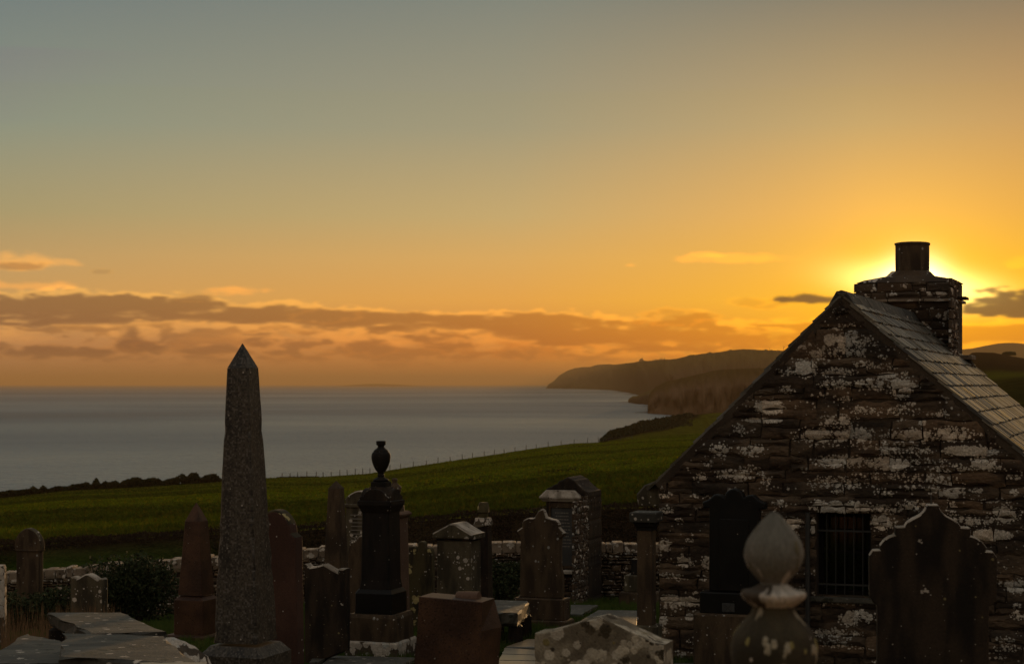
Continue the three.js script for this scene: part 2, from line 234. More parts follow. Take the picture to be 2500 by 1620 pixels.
function thing(name, label, category, x, y, z, turn = -ROT, group) { const o = new THREE.Group(); o.name = numbered(name); o.position.set(x, y, z); o.rotation.y = turn; scene.add(o); return tag(o, label, category, group); }
function structure(name, g, m) { const o = shadowed(new THREE.Mesh(g, m)); o.name = numbered(name); o.userData.kind = 'structure'; scene.add(o); return o; }
const thingAt = (name, label, cat, px, d, group) => { const x = X(px, d); const o = thing(name, label, cat, x, G(x, d), -d, -ROT, group); return o; };
const front = (px) => Math.cos(ROT - Math.atan((px - CX) / F));
const H = (px, py, d) => Y(py, d) - G(X(px, d), d);              // height over the ground there
// an upright slab with the outline given as points of the picture, at distance d; its base goes 5 cm into the ground
function outline(pts, cx, d) {
  const out = [];
  for (const p of pts) {
    if (Array.isArray(p[0])) { const c = new THREE.SplineCurve(p.map(([x, y]) => new THREE.Vector2(x, y))); for (const q of c.getPoints(p.length * 4)) out.push([q.x, q.y]); } else out.push(p);
  }
  return out.map(([x, y]) => [(x - cx) * d / F / front(cx), H(cx, y, d)]);
}
function slabOf(pts, thick, bevel = 0.012, jit = 0, seed = 1) {
  const R = rng(seed), s = new THREE.Shape(), q = [];
  pts.forEach((p, i) => { const n = pts[(i + 1) % pts.length], L = Math.hypot(n[0] - p[0], n[1] - p[1]), k = jit ? Math.max(1, Math.round(L / 0.06)) : 1; for (let j = 0; j < k; j++) q.push([lerp(p[0], n[0], j / k) + (R() - 0.5) * jit, lerp(p[1], n[1], j / k) + (R() - 0.5) * jit]); });
  q.forEach(([x, y], i) => i ? s.lineTo(x, y) : s.moveTo(x, y)); s.closePath();
  const g = new THREE.ExtrudeGeometry(s, { depth: thick - 2 * bevel, bevelEnabled: true, bevelThickness: bevel, bevelSize: bevel, bevelOffset: -bevel, bevelSegments: 2 });
  g.translate(0, 0, -thick / 2 + bevel); const gr = g.groups.slice(), b = boxUV(g), p = b.attributes.position, split = [], A = V(), B = V(), C = V(); b.clearGroups();
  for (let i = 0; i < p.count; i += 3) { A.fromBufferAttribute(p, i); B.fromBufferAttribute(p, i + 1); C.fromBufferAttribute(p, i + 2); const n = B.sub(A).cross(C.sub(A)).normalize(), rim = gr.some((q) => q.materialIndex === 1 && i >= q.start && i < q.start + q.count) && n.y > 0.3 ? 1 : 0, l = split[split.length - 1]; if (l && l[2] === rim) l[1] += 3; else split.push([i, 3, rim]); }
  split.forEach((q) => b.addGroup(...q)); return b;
}
function lathe(prof, seg = 32) { const g = new THREE.LatheGeometry(prof.map(([r, y]) => new THREE.Vector2(Math.max(r, 0.0005), y)), seg, Math.PI); const p = g.attributes.position, uv = g.attributes.uv; const rm = Math.max(...prof.map((q) => q[0])); for (let i = 0; i < p.count; i++) uv.setXY(i, uv.getX(i) * Math.max(1, Math.round(6.28 * rm)), p.getY(i)); return g; }
function smoothProfile(pts, n = 40) { const c = new THREE.CatmullRomCurve3(pts.map(([r, y]) => V(r, y, 0)), false, 'catmullrom', 0.4); return c.getPoints(n).map((p) => [p.x, p.y]); }
console.log('sky and materials');

/* ---------- setting: terrain, sea, headlands ---------- */
const Cv = (c) => curve(c);
const fieldNear = Cv([[-2000, 1330], [0, 1270], [100, 1265], [420, 1245], [690, 1234], [943, 1214], [1171, 1196], [1403, 1184], [1600, 1175], [2300, 1120], [3600, 1060]]);
const fieldFar = Cv([[-2000, 1240], [0, 1157], [150, 1140], [300, 1133], [500, 1120], [620, 1110], [740, 1108], [857, 1100], [952, 1085], [1047, 1071], [1142, 1057], [1238, 1042], [1333, 1030], [1400, 1027], [1518, 1014], [1650, 1005], [1800, 985], [2292, 890], [2380, 878], [3600, 820]]);
const fieldFarD = Cv([[-2000, 260], [0, 300], [700, 380], [1400, 450], [1650, 560], [2300, 420], [3600, 420]]);
const bankOut = Cv([[1390, 1029], [1398, 1026], [1419, 1005], [1447, 997], [1490, 982], [1540, 973], [1601, 961], [1609, 963], [1652, 960], [1700, 957], [1850, 940], [2230, 840], [2262, 818], [2310, 819], [2350, 827], [2380, 832], [3600, 800]]);
const bankD = Cv([[1390, 470], [1600, 760], [1750, 800], [1900, 1000], [2262, 1500], [2380, 1700], [3600, 1800]]);
const pathL = Cv([[60, 1196], [130, 1186], [190, 1180], [260, 1178]]), pathR = Cv([[900, 1128], [1000, 1122], [1150, 1108], [1300, 1092], [1440, 1076], [1500, 1072]]);
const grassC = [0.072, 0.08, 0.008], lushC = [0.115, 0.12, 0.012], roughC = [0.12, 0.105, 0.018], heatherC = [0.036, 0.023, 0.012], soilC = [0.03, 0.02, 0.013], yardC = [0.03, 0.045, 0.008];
{
  const pos = [], col = [], uv = [], idx = []; let cols = 0, rowsN = 0;
  const px0 = -1700, px1 = 4200, colPx = [];
  for (let px = px0; px <= px1; px += (px > -60 && px < 2440) ? 10 : 60) {
    const s = (px - CX) / F, pts = [];                               // control points (distance, height, colour)
    const push = (d, y, c) => pts.push([d, y, c]);
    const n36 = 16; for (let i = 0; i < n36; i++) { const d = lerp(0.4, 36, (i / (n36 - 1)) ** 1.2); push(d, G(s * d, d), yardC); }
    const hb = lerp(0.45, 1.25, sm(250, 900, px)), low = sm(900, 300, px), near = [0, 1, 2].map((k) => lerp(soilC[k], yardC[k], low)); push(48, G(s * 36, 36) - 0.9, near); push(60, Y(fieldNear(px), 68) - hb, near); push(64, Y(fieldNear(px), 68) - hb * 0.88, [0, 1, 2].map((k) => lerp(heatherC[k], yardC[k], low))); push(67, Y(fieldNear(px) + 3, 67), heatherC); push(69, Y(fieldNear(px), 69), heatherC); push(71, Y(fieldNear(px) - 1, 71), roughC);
    const dB = fieldFarD(px), yA = Y(fieldNear(px) - 1, 71), yB = Y(fieldFar(px), dB), nf = 46;
    for (let i = 1; i <= nf; i++) {
      const t = (i / nf) ** 1.3, d = lerp(71, dB, t), x = s * d;
      const n = fbm(x * 0.016 + 9, d * 0.035, 71, 5), n2 = fbm(x * 0.06, d * 0.06, 73, 4), edge = sm(0.86, 1, t) * (px < 560 ? 1 : 0.25);
      const y = lerp(yA, yB, t) + Math.sin(Math.PI * t) * (n - 0.5) * 1.4 - Math.sin(Math.PI * t) * 0.3;
      const inland = sm(1800, 2250, px) * 0.75, c = [0, 1, 2].map((k) => lerp(lerp(lerp(lerp(grassC[k], lushC[k], sm(0.35, 0.6, n)), roughC[k], sm(0.56, 0.75, n2) * 0.6), roughC[k], edge), heatherC[k], inland));
      const py = EY - (y - EYE) / d * F, bend = (n2 - 0.5) * 0.8, dk = Math.max(sm(1.3, 0.4, Math.abs(py - pathL(px)) / 3.2 + bend) * sm(40, 120, px) * sm(300, 230, px), sm(1.3, 0.4, Math.abs(py - pathR(px)) / 2.4 + bend) * sm(900, 1000, px) * sm(1560, 1440, px));
      push(d, y, c.map((v, k) => lerp(v, heatherC[k] * 0.6, dk * 0.75)));
    }
    if (px < 1390) { push(dB + 4, yB - 1.5, heatherC); push(dB + 30, Math.min(yB - 8, SEA + 6), heatherC); push(dB + 45, SEA - 3, soilC); push(dB + 60, SEA - 12, soilC); for (let i = 0; i < 12; i++) push(dB + 62 + i, SEA - 14 - i, soilC); } else {
      const dC = Math.max(bankD(px), dB + 20), yC = Y(bankOut(px), dC);
      for (let i = 1; i <= 12; i++) { const t = i / 12, d = lerp(dB, dC, t), n = fbm(s * d * 0.03, d * 0.03, 79, 4), brown = px < 1800 ? sm(0.42, 0.6, t + (n - 0.5) * 0.5 - sm(1540, 1680, px) * 0.9 + 0.2) : sm(0.1, 0.4, t); push(d, lerp(yB, yC, t) - Math.sin(Math.PI * t) * (px < 1650 ? 0.6 : 3) + Math.sin(Math.PI * t) * (n - 0.5) * 2, [0, 1, 2].map((k) => lerp(lerp(roughC[k], grassC[k], 0.3), heatherC[k], brown))); }
      push(dC + 20, yC - 2.5, heatherC); push(dC + 60, Math.min(yC - 14, px > 1900 ? yC - 14 : SEA + 2), heatherC); push(dC + 90, SEA - 3, soilC); push(dC + 120, SEA - 12, soilC);
    }
    rowsN = pts.length; cols++; colPx.push(px);
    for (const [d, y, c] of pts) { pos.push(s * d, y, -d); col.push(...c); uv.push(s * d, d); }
  }
  for (let i = 0; i + 1 < cols; i++) for (let j = 0; j + 1 < rowsN; j++) { const a = i * rowsN + j, b = a + rowsN; idx.push(a, b, a + 1, b, b + 1, a + 1); }
  const g = new THREE.BufferGeometry(); g.setAttribute('position', new THREE.Float32BufferAttribute(pos, 3)); g.setAttribute('color', new THREE.Float32BufferAttribute(col, 3)); g.setAttribute('uv', new THREE.Float32BufferAttribute(uv, 2)); g.setIndex(idx); g.computeVertexNormals();
  const size = 1024, hg = new Float32Array(size * size);
  const map = dataTex(size, size, (i, j) => { const u = i / size, v = j / size, a = fbm(u * 10, v * 22, 91, 6, 2 * 11 * 5), n = 0.55 * fbm(u * 16, v * 32, 92, 5, 16 * 2) + 0.45 * vn(u * 256, v * 256, 94, 256); const t = clamp(0.12 + 1.15 * n + (a - 0.5) * 1.3); hg[j * size + i] = n; return [enc(t), enc(t * (0.93 + 0.12 * a)), enc(t * 0.9)]; }, true);
  const bm = dataTex(size, size, (i, j) => { const v = 255 * hg[j * size + i]; return [v, v, v]; }, false);
  map.repeat.set(1 / 23, 1 / 23); bm.repeat.set(1 / 23, 1 / 23);
  const groundMesh = structure('ground', g, new THREE.MeshPhysicalMaterial({ specularIntensity: 0, map, bumpMap: bm, bumpScale: 0.25, vertexColors: true, roughness: 0.95 }));
  groundMesh.userData.rows = rowsN; groundMesh.userData.cols = colPx;
  // the hillside behind the camera
  const bp = [], bi = []; for (let i = 0; i <= 20; i++) for (let j = 0; j <= 10; j++) { const x = (i - 10) * 40, z = j * 30 - 0.4; bp.push(x, -0.03 + j * 30 * 0.085 + (j ? fbm(i * 0.7, j * 0.7, 3, 3) * 4 : 0), z); }
  for (let i = 0; i < 20; i++) for (let j = 0; j < 10; j++) { const a = i * 11 + j; bi.push(a, a + 1, a + 11, a + 11, a + 1, a + 12); }
  const hb = new THREE.BufferGeometry(); hb.setAttribute('position', new THREE.Float32BufferAttribute(bp, 3)); hb.setIndex(bi); hb.computeVertexNormals();
  structure('hillside', hb, plain(grassC, 0.95));
}
{ // sea: one sheet to the horizon
  const pos = [], uv = [], idx = [], rows = [250, 400, 600, 900, 1400, 2200, 3600, 6000, 10000, 18000, 32000, 62000], n = 40;
  rows.forEach((d) => { for (let i = 0; i <= n; i++) { const s = lerp(-0.75, 0.45, i / n); pos.push(s * d, SEA, -d); uv.push(s * d, d); } });
  for (let r = 0; r + 1 < rows.length; r++) for (let i = 0; i < n; i++) { const a = r * (n + 1) + i, b = a + n + 1; idx.push(a, a + 1, b, b, a + 1, b + 1); }
  const g = new THREE.BufferGeometry(); g.setAttribute('position', new THREE.Float32BufferAttribute(pos, 3)); g.setAttribute('uv', new THREE.Float32BufferAttribute(uv, 2)); g.setIndex(idx); g.computeVertexNormals();
  const S = 1024, hs = new Float32Array(S * S);
  for (let j = 0; j < S; j++) for (let i = 0; i < S; i++) { const u = i / S, v = j / S; hs[j * S + i] = 0.55 * fbm(u * 32, v * 64, 101, 4, 32 * 2) + 0.45 * fbm(u * 128, v * 128, 103, 3, 128); }
  const wave = dataTex(S, S, (i, j) => { const at = (a, b) => hs[((b + S) % S) * S + ((a + S) % S)], k = 7, nx = -(at(i + 1, j) - at(i - 1, j)) * k, ny = -(at(i, j + 1) - at(i, j - 1)) * k, l = Math.hypot(nx, ny, 1); return [127.5 + 127.5 * nx / l, 127.5 + 127.5 * ny / l, 127.5 + 127.5 / l]; }, false);
  const calm = dataTex(S, S, (i, j) => { const u = i / S, v = j / S, w = fbm(u * 8, v * 8, 107, 4, 8), n = fbm(u * 8 + w * 2, v * 8 + w * 2, 105, 7, 8), k = 255 * clamp(0.72 + (n - 0.5) * 0.9); return [k, k, k]; }, false);
  wave.repeat.set(1 / 210, 1 / 170); calm.repeat.set(1 / 6000, 1 / 4200);
  structure('sea', g, new THREE.MeshPhysicalMaterial({ color: new THREE.Color(0.05, 0.08, 0.095), ior: 1.75, roughness: 0.66, roughnessMap: calm, normalMap: wave, normalScale: new THREE.Vector2(1, 1) }));
}
// a headland: outline of its top by column, line of its foot on the sea, and how far its top stands back
function headland(top, foot, back, cliff, seed, cTop, cCliff, step = 4) {
  const t = Cv(top), f = Cv(foot), x0 = top[0][0], x1 = top[top.length - 1][0], pos = [], col = [], uv = [], idx = []; let n = 0; const rows = 15;
  for (let px = x0; px <= x1 + 0.01; px += step, n++) {
    const s = (px - CX) / F, dF = (EYE - SEA) * F / (f(px) - EY), dT = dF * back, yT = Math.max(Y(t(px), dT), SEA + 1);
    for (let r = 0; r < rows; r++) {
      let d, y, q = r / 10;
      if (r <= 4) { q = r / 4; d = dF * lerp(1, 1 + (back - 1) * 0.08, q); y = lerp(SEA - 4, lerp(SEA, yT, cliff), q); } else if (r <= 10) { q = (r - 4) / 6; d = dF * lerp(1 + (back - 1) * 0.08, back, q); y = lerp(lerp(SEA, yT, cliff), yT, Math.sin(q * Math.PI / 2)); } else { q = (r - 10) / 4; d = dT * (1 + 0.3 * q); y = lerp(yT, SEA - 5, q * q); }
      const n1 = fbm(px * 0.06, r * 0.9, seed, 4) - 0.5; d *= 1 + (r > 0 && r < 10 ? n1 * 0.03 * (back - 1) * 10 : 0);
      if (r > 0 && r < 10) y += (fbm(px * 0.11, r * 0.7, seed + 4, 4) - 0.5) * (yT - SEA) * 0.1;
      const m = clamp((r <= 4 ? 1 : 1 - (r - 4) / 3) + n1 * 0.8), g2 = 0.75 + 0.5 * fbm(px * 0.15, r * 1.3, seed + 8, 4);
      pos.push(s * d, y, -d); col.push(...[0, 1, 2].map((k) => lerp(cTop[k], cCliff[k], m) * g2)); uv.push(s * d, y);
    }
  }
  for (let i = 0; i + 1 < n; i++) for (let j = 0; j + 1 < rows; j++) { const a = i * rows + j, b = a + rows; idx.push(a, b, a + 1, b, b + 1, a + 1); }
  const g = new THREE.BufferGeometry(); g.setAttribute('position', new THREE.Float32BufferAttribute(pos, 3)); g.setAttribute('color', new THREE.Float32BufferAttribute(col, 3)); g.setAttribute('uv', new THREE.Float32BufferAttribute(uv, 2)); g.setIndex(idx); g.computeVertexNormals();
  return structure('headland', g, new THREE.MeshPhysicalMaterial({ specularIntensity: 0, vertexColors: true, roughness: 0.95 }));
}
const moorC = [0.1, 0.07, 0.026], cliffC = [0.07, 0.044, 0.028];
const hz = (a) => a.map(zh);
headland(hz([[113, 671], [118, 665], [130, 640], [180, 610], [220, 565], [300, 520], [350, 505], [400, 497], [480, 493], [540, 475], [640, 470], [680, 475], [850, 455], [900, 447], [1110, 435], [1200, 425], [1260, 410], [1400, 385], [1560, 370], [1640, 355], [1730, 348], [1800, 348], [1900, 353], [2000, 357], [2150, 360], [2400, 340], [3100, 330]]), hz([[100, 672], [400, 676], [660, 686], [790, 706], [870, 726], [1100, 745], [3100, 780]]), 1.12, 0.5, 201, moorC, cliffC, 2);
headland(hz([[795, 786], [800, 765], [830, 740], [870, 735], [930, 705], [985, 685], [1060, 665], [1200, 640]]), hz([[790, 790], [870, 800], [950, 808], [1200, 815]]), 1.05, 0.7, 203, moorC, cliffC, 1);
headland(hz([[957, 880], [960, 770], [972, 725], [985, 702], [1020, 660], [1100, 620], [1180, 600], [1400, 550], [1500, 525], [1600, 513], [1750, 508], [1980, 500], [2030, 505], [2400, 480], [3000, 470]]), hz([[950, 880], [1050, 886], [1190, 895], [3000, 915]]), 1.14, 0.62, 205, [0.075, 0.045, 0.016], [0.12, 0.068, 0.038], 2);
// reefs at the foot of the cliffs
for (const [x0, x1, y0, hgt] of [[690, 820, 787, 5], [745, 960, 802, 4], [900, 960, 818, 3], [840, 985, 872, 14], [690, 760, 702, 5], [750, 850, 720, 5], [75, 105, 658, 5]]) {
  const p = [], n = 24, A = zh([x0, y0]), B = zh([x1, y0]), d = (EYE - SEA) * F / (A[1] - EY + 0.5); const rings = [];
  for (let i = 0; i <= n; i++) { const t = i / n, px = lerp(A[0], B[0], t), h = hgt / 3.57 / F * d * (0.15 + 0.85 * t) * (0.5 + fbm(i * 0.5, y0, 7, 3)) * (i === 0 ? 0 : 1), w = d * 0.012 * (0.3 + t); rings.push([[X(px, d), SEA - 1, -d + w], [X(px, d), SEA + h * 0.7, -d + w * 0.4], [X(px, d), SEA + h, -d - w * 0.3], [X(px, d), SEA - 1, -d - w * 2]]); }
  structure('reef', loft(rings, false), plain([0.04, 0.03, 0.022], 0.7));
}
{ // far hill to the right of the chimney
  const h = Cv([[2050, 835], [2200, 815], [2262, 809], [2290, 803], [2326, 797], [2352, 796], [2380, 798], [2450, 806], [2600, 812], [3000, 800]]), pos = [], idx = [], d = 9000; let n = 0;
  for (let px = 2050; px <= 3000; px += 8, n++) for (let r = 0; r < 6; r++) { const dd = d * [0.72, 0.8, 0.88, 0.94, 1, 1.2][r], y = [0.1, 0.22, 0.5, 0.8, 1, 0][r]; pos.push(X(px, d) * dd / d, lerp(10, Y(h(px), d), y) + (r < 4 ? (fbm(px * 0.05, r, 5, 3) - 0.5) * 20 : 0), -dd); }
  for (let i = 0; i + 1 < n; i++) for (let j = 0; j < 5; j++) { const a = i * 6 + j, b = a + 6; idx.push(a, b, a + 1, b, b + 1, a + 1); }
  const g = new THREE.BufferGeometry(); g.setAttribute('position', new THREE.Float32BufferAttribute(pos, 3)); g.setIndex(idx); g.computeVertexNormals(); structure('hill', g, plain(moorC, 0.95));
}
{ // low island on the horizon
  const rings = [], d = 26000; for (let i = 0; i <= 16; i++) { const t = i / 16, px = lerp(795, 985, t), h = (0.2 + Math.sin(Math.PI * clamp(t * 1.1)) * (0.6 + 0.5 * fbm(t * 5, 1, 3, 3))) * 5 / F * d; rings.push([[X(px, d), SEA - 2, -d + 900], [X(px, d), SEA + h, -d], [X(px, d), SEA - 2, -d - 900]]); }
  structure('island', loft(rings, false), plain(moorC, 0.95));
}
console.log('terrain');

/* ---------- the stone watch house ---------- */
const HD = 19.4, HX = X(1957, HD), HY = G(HX, HD) - 0.05;
const house = thing('stone_cottage', 'small gabled rubble stone house with lichened gable, slate roof and square chimney', 'house', HX, HY, -HD);
const gN = V(-Math.sin(ROT), 0, Math.cos(ROT)), gX = V(Math.cos(ROT), 0, Math.sin(ROT)), gA = V(HX, 0, -HD);
const gp = ([px, py]) => { const dir = V((px - CX) / F, (EY - py) / F, -1), t = gN.dot(gA) / gN.dot(dir); const P = dir.multiplyScalar(t); return [P.clone().sub(gA).dot(gX), P.y + EYE - HY]; };
const AP = gp([1957, 704]), EL = gp([1537, 1128]), ER = [2.3, AP[1] - 2.3 * 0.894];
EL[0] = -1.98; EL[1] = AP[1] - 1.98;
const HL = 6.7;                                                   // length of the house
const gable = [[EL[0], -0.2], [ER[0], -0.2], ER, AP, EL];
const WA = gp([1897, 1191]), WB = gp([2024, 1388]), win = { x0: WA[0], x1: WB[0], y0: WB[1], y1: WA[1] };
function clipPoly(poly, conv) {                                   // Sutherland-Hodgman against a counter-clockwise convex outline
  for (let i = 0; i < conv.length && poly.length; i++) {
    const a = conv[i], b = conv[(i + 1) % conv.length], side = (p) => (b[0] - a[0]) * (p[1] - a[1]) - (b[1] - a[1]) * (p[0] - a[0]), out = [];
    for (let k = 0; k < poly.length; k++) { const p = poly[k], q = poly[(k + 1) % poly.length], sp = side(p), sq = side(q); if (sp >= 0) out.push(p); if (sp * sq < 0) { const t = sp / (sp - sq); out.push([lerp(p[0], q[0], t), lerp(p[1], q[1], t)]); } }
    poly = out;
  }
  return poly;
}
const area = (p) => p.reduce((s, a, i) => { const b = p[(i + 1) % p.length]; return s + a[0] * b[1] - a[1] * b[0]; }, 0) / 2;
// one rough stone face: outline with uneven edges, rounded off towards the joint, front standing proud of z = 0
function stoneFace(poly, R, { joint = 0.01, proud = 0.03, deep = 0.05, edge = 0.012, rnd = 0.018, step = 0.09, uv, tint = 0.35 }) {
  const c = [poly.reduce((s, p) => s + p[0], 0) / poly.length, poly.reduce((s, p) => s + p[1], 0) / poly.length], ring = [];
  poly.forEach((p, i) => { const n = poly[(i + 1) % poly.length], L = Math.hypot(n[0] - p[0], n[1] - p[1]), k = Math.max(1, Math.round(L / step)); for (let j = 0; j < k; j++) ring.push([lerp(p[0], n[0], j / k) + (R() - 0.5) * edge, lerp(p[1], n[1], j / k) + (R() - 0.5) * edge, j === 0]); });
  const inset = (q, m) => { const dx = q[0] - c[0], dy = q[1] - c[1], L = Math.hypot(dx, dy) || 1, w = Math.min(m * (q[2] ? 1.7 : 1), L * 0.45), hx = Math.abs(dx) / L, hy = Math.abs(dy) / L; return [q[0] - Math.sign(dx) * w * Math.min(1, hx * 3), q[1] - Math.sign(dy) * w * Math.min(1, hy * 3 + 0.3)]; };
  const A = ring.map((q) => [...inset(q, joint), -deep]), B = ring.map((q) => [...inset(q, joint), proud * (0.25 + 0.3 * R())]), C = ring.map((q) => [...inset(q, joint + rnd), proud * (0.8 + 0.4 * R())]);
  const P = [], t = (a, b, d) => P.push(...a, ...b, ...d), n = ring.length;
  for (const [U, W] of [[A, B], [B, C]]) for (let i = 0; i < n; i++) { const j = (i + 1) % n; t(U[i], U[j], W[j]); t(U[i], W[j], W[i]); }
  const m = [c[0], c[1], proud * (0.9 + 0.5 * R())]; for (let i = 0; i < n; i++) t(m, C[i], C[(i + 1) % n]);
  let g = new THREE.BufferGeometry(); g.setAttribute('position', new THREE.Float32BufferAttribute(P, 3)); g.computeVertexNormals();
  if (uv) { const a = new Float32Array(P.length / 3 * 2); for (let i = 0; i < P.length / 3; i++) { a[i * 2] = (P[i * 3] - uv[0]) / uv[2]; a[i * 2 + 1] = (P[i * 3 + 1] - uv[1]) / uv[3]; } g.setAttribute('uv', new THREE.BufferAttribute(a, 2)); } else g = boxUV(g);
  const v = 1 - tint / 2 + tint * R(), w = 1 + (R() - 0.5) * 0.16, cc = new Float32Array(P.length); for (let i = 0; i < P.length; i += 3) { cc[i] = v * w; cc[i + 1] = v; cc[i + 2] = v / w; }
  g.setAttribute('color', new THREE.BufferAttribute(cc, 3)); return g;
}
// coursed rubble in a rectangle: yields the outline of each stone
function* courses(x0, x1, y0, y1, R, hMin, hMax, lMin, lMax, stops = []) {
  let y = y0; const st = [...stops.filter((v) => v > y0 && v < y1).sort((a, b) => a - b), y1];
  while (y < y1 - 1e-4) {
    const next = st.find((v) => v > y + 1e-4), room = next - y; let h = hMin + R() * (hMax - hMin); const k = Math.max(1, Math.round(room / h)); h = room / k; if (k > 1) h *= 0.85 + 0.3 * R();
    if (y + h > next - hMin * 0.4) h = room;
    let x = x0 - R() * lMin;
    while (x < x1) {
      const L = lMin + R() ** 1.4 * (lMax - lMin), e = Math.min(x + L, x1 + 0.001);
      if (h > hMin * 1.45 && R() < 0.38) { const q = y + h * (0.4 + 0.2 * R()); yield [[x, y], [e, y], [e, q], [x, q]]; yield [[x, q], [e, q], [e, y + h], [x, y + h]]; } else { const j = () => (R() - 0.5) * h * 0.22; yield [[x, y + j()], [e, y + j()], [e, y + h + j()], [x, y + h + j()]]; }
      x = e;
    }
    y += h;
  }
}
{
  // lichen map of the gable, laid out on the wall's own plane in metres
  const U = [-2.3, -0.2, 5.12, 4.4], TW = 1280, TH = 1100, R = rng(77), lich = new Float32Array(TW * TH), tone = new Float32Array(TW * TH).fill(1);
  const dot = (x, y, r, a = 1) => {
    const cx = (x - U[0]) / U[2] * TW, cy = (y - U[1]) / U[3] * TH, rp = r / U[2] * TW, s = Math.floor(R() * 9999), tn = 0.72 + 0.42 * R();
    for (let j = Math.floor(cy - rp * 1.3); j <= cy + rp * 1.3; j++) for (let i = Math.floor(cx - rp * 1.3); i <= cx + rp * 1.3; i++) {
      if (i < 0 || j < 0 || i >= TW || j >= TH) continue; const dx = i - cx, dy = j - cy, e = Math.hypot(dx, dy) / (rp + 0.01), lim = 0.75 + 0.5 * vn(Math.atan2(dy, dx) * 1.9 + 9, r * 50, s);
      const w = clamp((lim - e) * rp * 0.8) * a; if (w > lich[j * TW + i]) { lich[j * TW + i] = w; tone[j * TW + i] = tn; }
    }
  };
  const patch = (p, z, solid = 0.5) => {
    const a = gp(z([p[0] - p[2], p[1] + p[3]])), b = gp(z([p[0] + p[2], p[1] - p[3]])), cx = (a[0] + b[0]) / 2, cy = (a[1] + b[1]) / 2, rx = (b[0] - a[0]) / 2, ry = (b[1] - a[1]) / 2;
    const n = Math.ceil(rx * ry * 9000 * solid) + 6, rr = Math.min(rx, ry);
    for (let i = 0; i < n; i++) { const t = R() * 6.28, q = Math.sqrt(R()) * (0.75 + 0.35 * R()); dot(cx + Math.cos(t) * q * rx, cy + Math.sin(t) * q * ry, rr * (0.16 + 0.42 * R() ** 2)); }
    for (let i = 0; i < n * 1.5; i++) { const t = R() * 6.28, q = 0.7 + R() * 0.8; dot(cx + Math.cos(t) * q * rx, cy + Math.sin(t) * q * ry, 0.004 + R() * 0.01); }
  };
  const blob = (p, z) => { for (let i = 0; i < 9; i++) patch([p[0] + (R() - 0.5) * p[2] * 0.7, p[1] + (R() - 0.5) * p[3] * 0.5, p[2] * 0.6, p[3] * 0.6], z, 1.5); };
  for (const p of [[262, 645, 32, 18], [340, 660, 25, 33], [280, 735, 45, 40], [390, 720, 62, 25], [440, 748, 50, 10], [108, 808, 30, 22], [260, 800, 90, 25], [390, 795, 30, 27], [530, 828, 20, 10], [50, 898, 50, 45], [410, 872, 55, 22], [245, 922, 85, 20], [555, 888, 65, 16], [655, 938, 45, 16], [230, 998, 75, 22], [450, 1000, 100, 30], [640, 1025, 60, 50], [700, 1005, 50, 25], [290, 1090, 35, 14], [415, 1160, 70, 22], [630, 1163, 80, 20], [905, 1183, 28, 20], [250, 1228, 95, 30], [110, 1320, 110, 38], [345, 1320, 105, 38], [690, 1320, 130, 35], [980, 1310, 120, 35], [150, 1380, 70, 8], [570, 1400, 65, 30], [750, 1410, 80, 20], [270, 1480, 135, 28], [570, 1500, 130, 40], [820, 1475, 90, 10], [1170, 1490, 80, 35], [960, 1525, 120, 20]]) patch(p, z8);
  for (const p of [[200, 722, 36, 36], [550, 940, 55, 17], [1080, 1415, 155, 28], [780, 1235, 20, 20]]) blob(p, z8);
  for (const p of [[1520, 352, 40, 30], [1425, 455, 85, 50], [1690, 490, 100, 25], [1660, 580, 95, 25], [1300, 622, 45, 25], [985, 930, 60, 18], [930, 897, 30, 14], [800, 1070, 60, 35], [1040, 1075, 85, 35], [1690, 1160, 150, 32], [1020, 1210, 55, 15], [960, 1275, 65, 35], [650, 1280, 35, 25], [1150, 1300, 35, 25], [1630, 1290, 150, 12], [1590, 1330, 100, 22], [1690, 1390, 40, 15], [370, 1410, 45, 20], [330, 1355, 30, 14], [1580, 1500, 100, 40], [1240, 1480, 40, 25], [820, 1260, 40, 22], [1120, 1250, 40, 10]]) patch(p, zc);
  for (const p of [[1180, 755, 105, 55], [1110, 852, 140, 16]]) blob(p, zc);
  for (const p of [[480, 35, 160, 20], [880, 60, 180, 25], [200, 105, 140, 30], [530, 170, 70, 20], [1050, 150, 140, 45], [300, 295, 120, 40], [500, 300, 60, 25], [750, 270, 90, 30], [1060, 290, 30, 50], [1500, 340, 90, 60], [1560, 160, 30, 25], [1390, 235, 110, 10], [510, 410, 90, 50], [1180, 400, 110, 35], [240, 1190, 60, 45], [350, 1160, 90, 35], [160, 1300, 150, 25], [150, 1380, 110, 25], [40, 1040, 30, 20], [250, 1045, 200, 12], [1570, 920, 70, 50], [1580, 1090, 30, 25], [1600, 1150, 50, 25], [1430, 880, 25, 15], [1500, 1350, 60, 20], [1530, 1420, 100, 15]]) patch(p, z7);
  for (const p of [[1350, 510, 170, 42], [90, 300, 90, 35]]) blob(p, z7);
  for (const p of [[190, 397, 30, 20], [280, 552, 25, 12], [80, 590, 40, 40], [230, 720, 60, 40], [90, 830, 40, 20], [200, 850, 50, 20], [380, 850, 30, 18], [410, 730, 30, 45], [60, 1190, 40, 35], [520, 1230, 60, 30], [60, 1270, 25, 40], [340, 1360, 60, 18], [420, 1430, 120, 25], [70, 190, 40, 20], [360, 200, 60, 12], [90, 310, 50, 25], [1480, 290, 140, 40], [1330, 1300, 60, 30]]) patch(p, z6);
  for (const p of [[110, 1020, 80, 30], [260, 1045, 100, 33], [275, 1165, 28, 24], [1100, 415, 95, 42], [1265, 440, 18, 60]]) blob(p, z6);
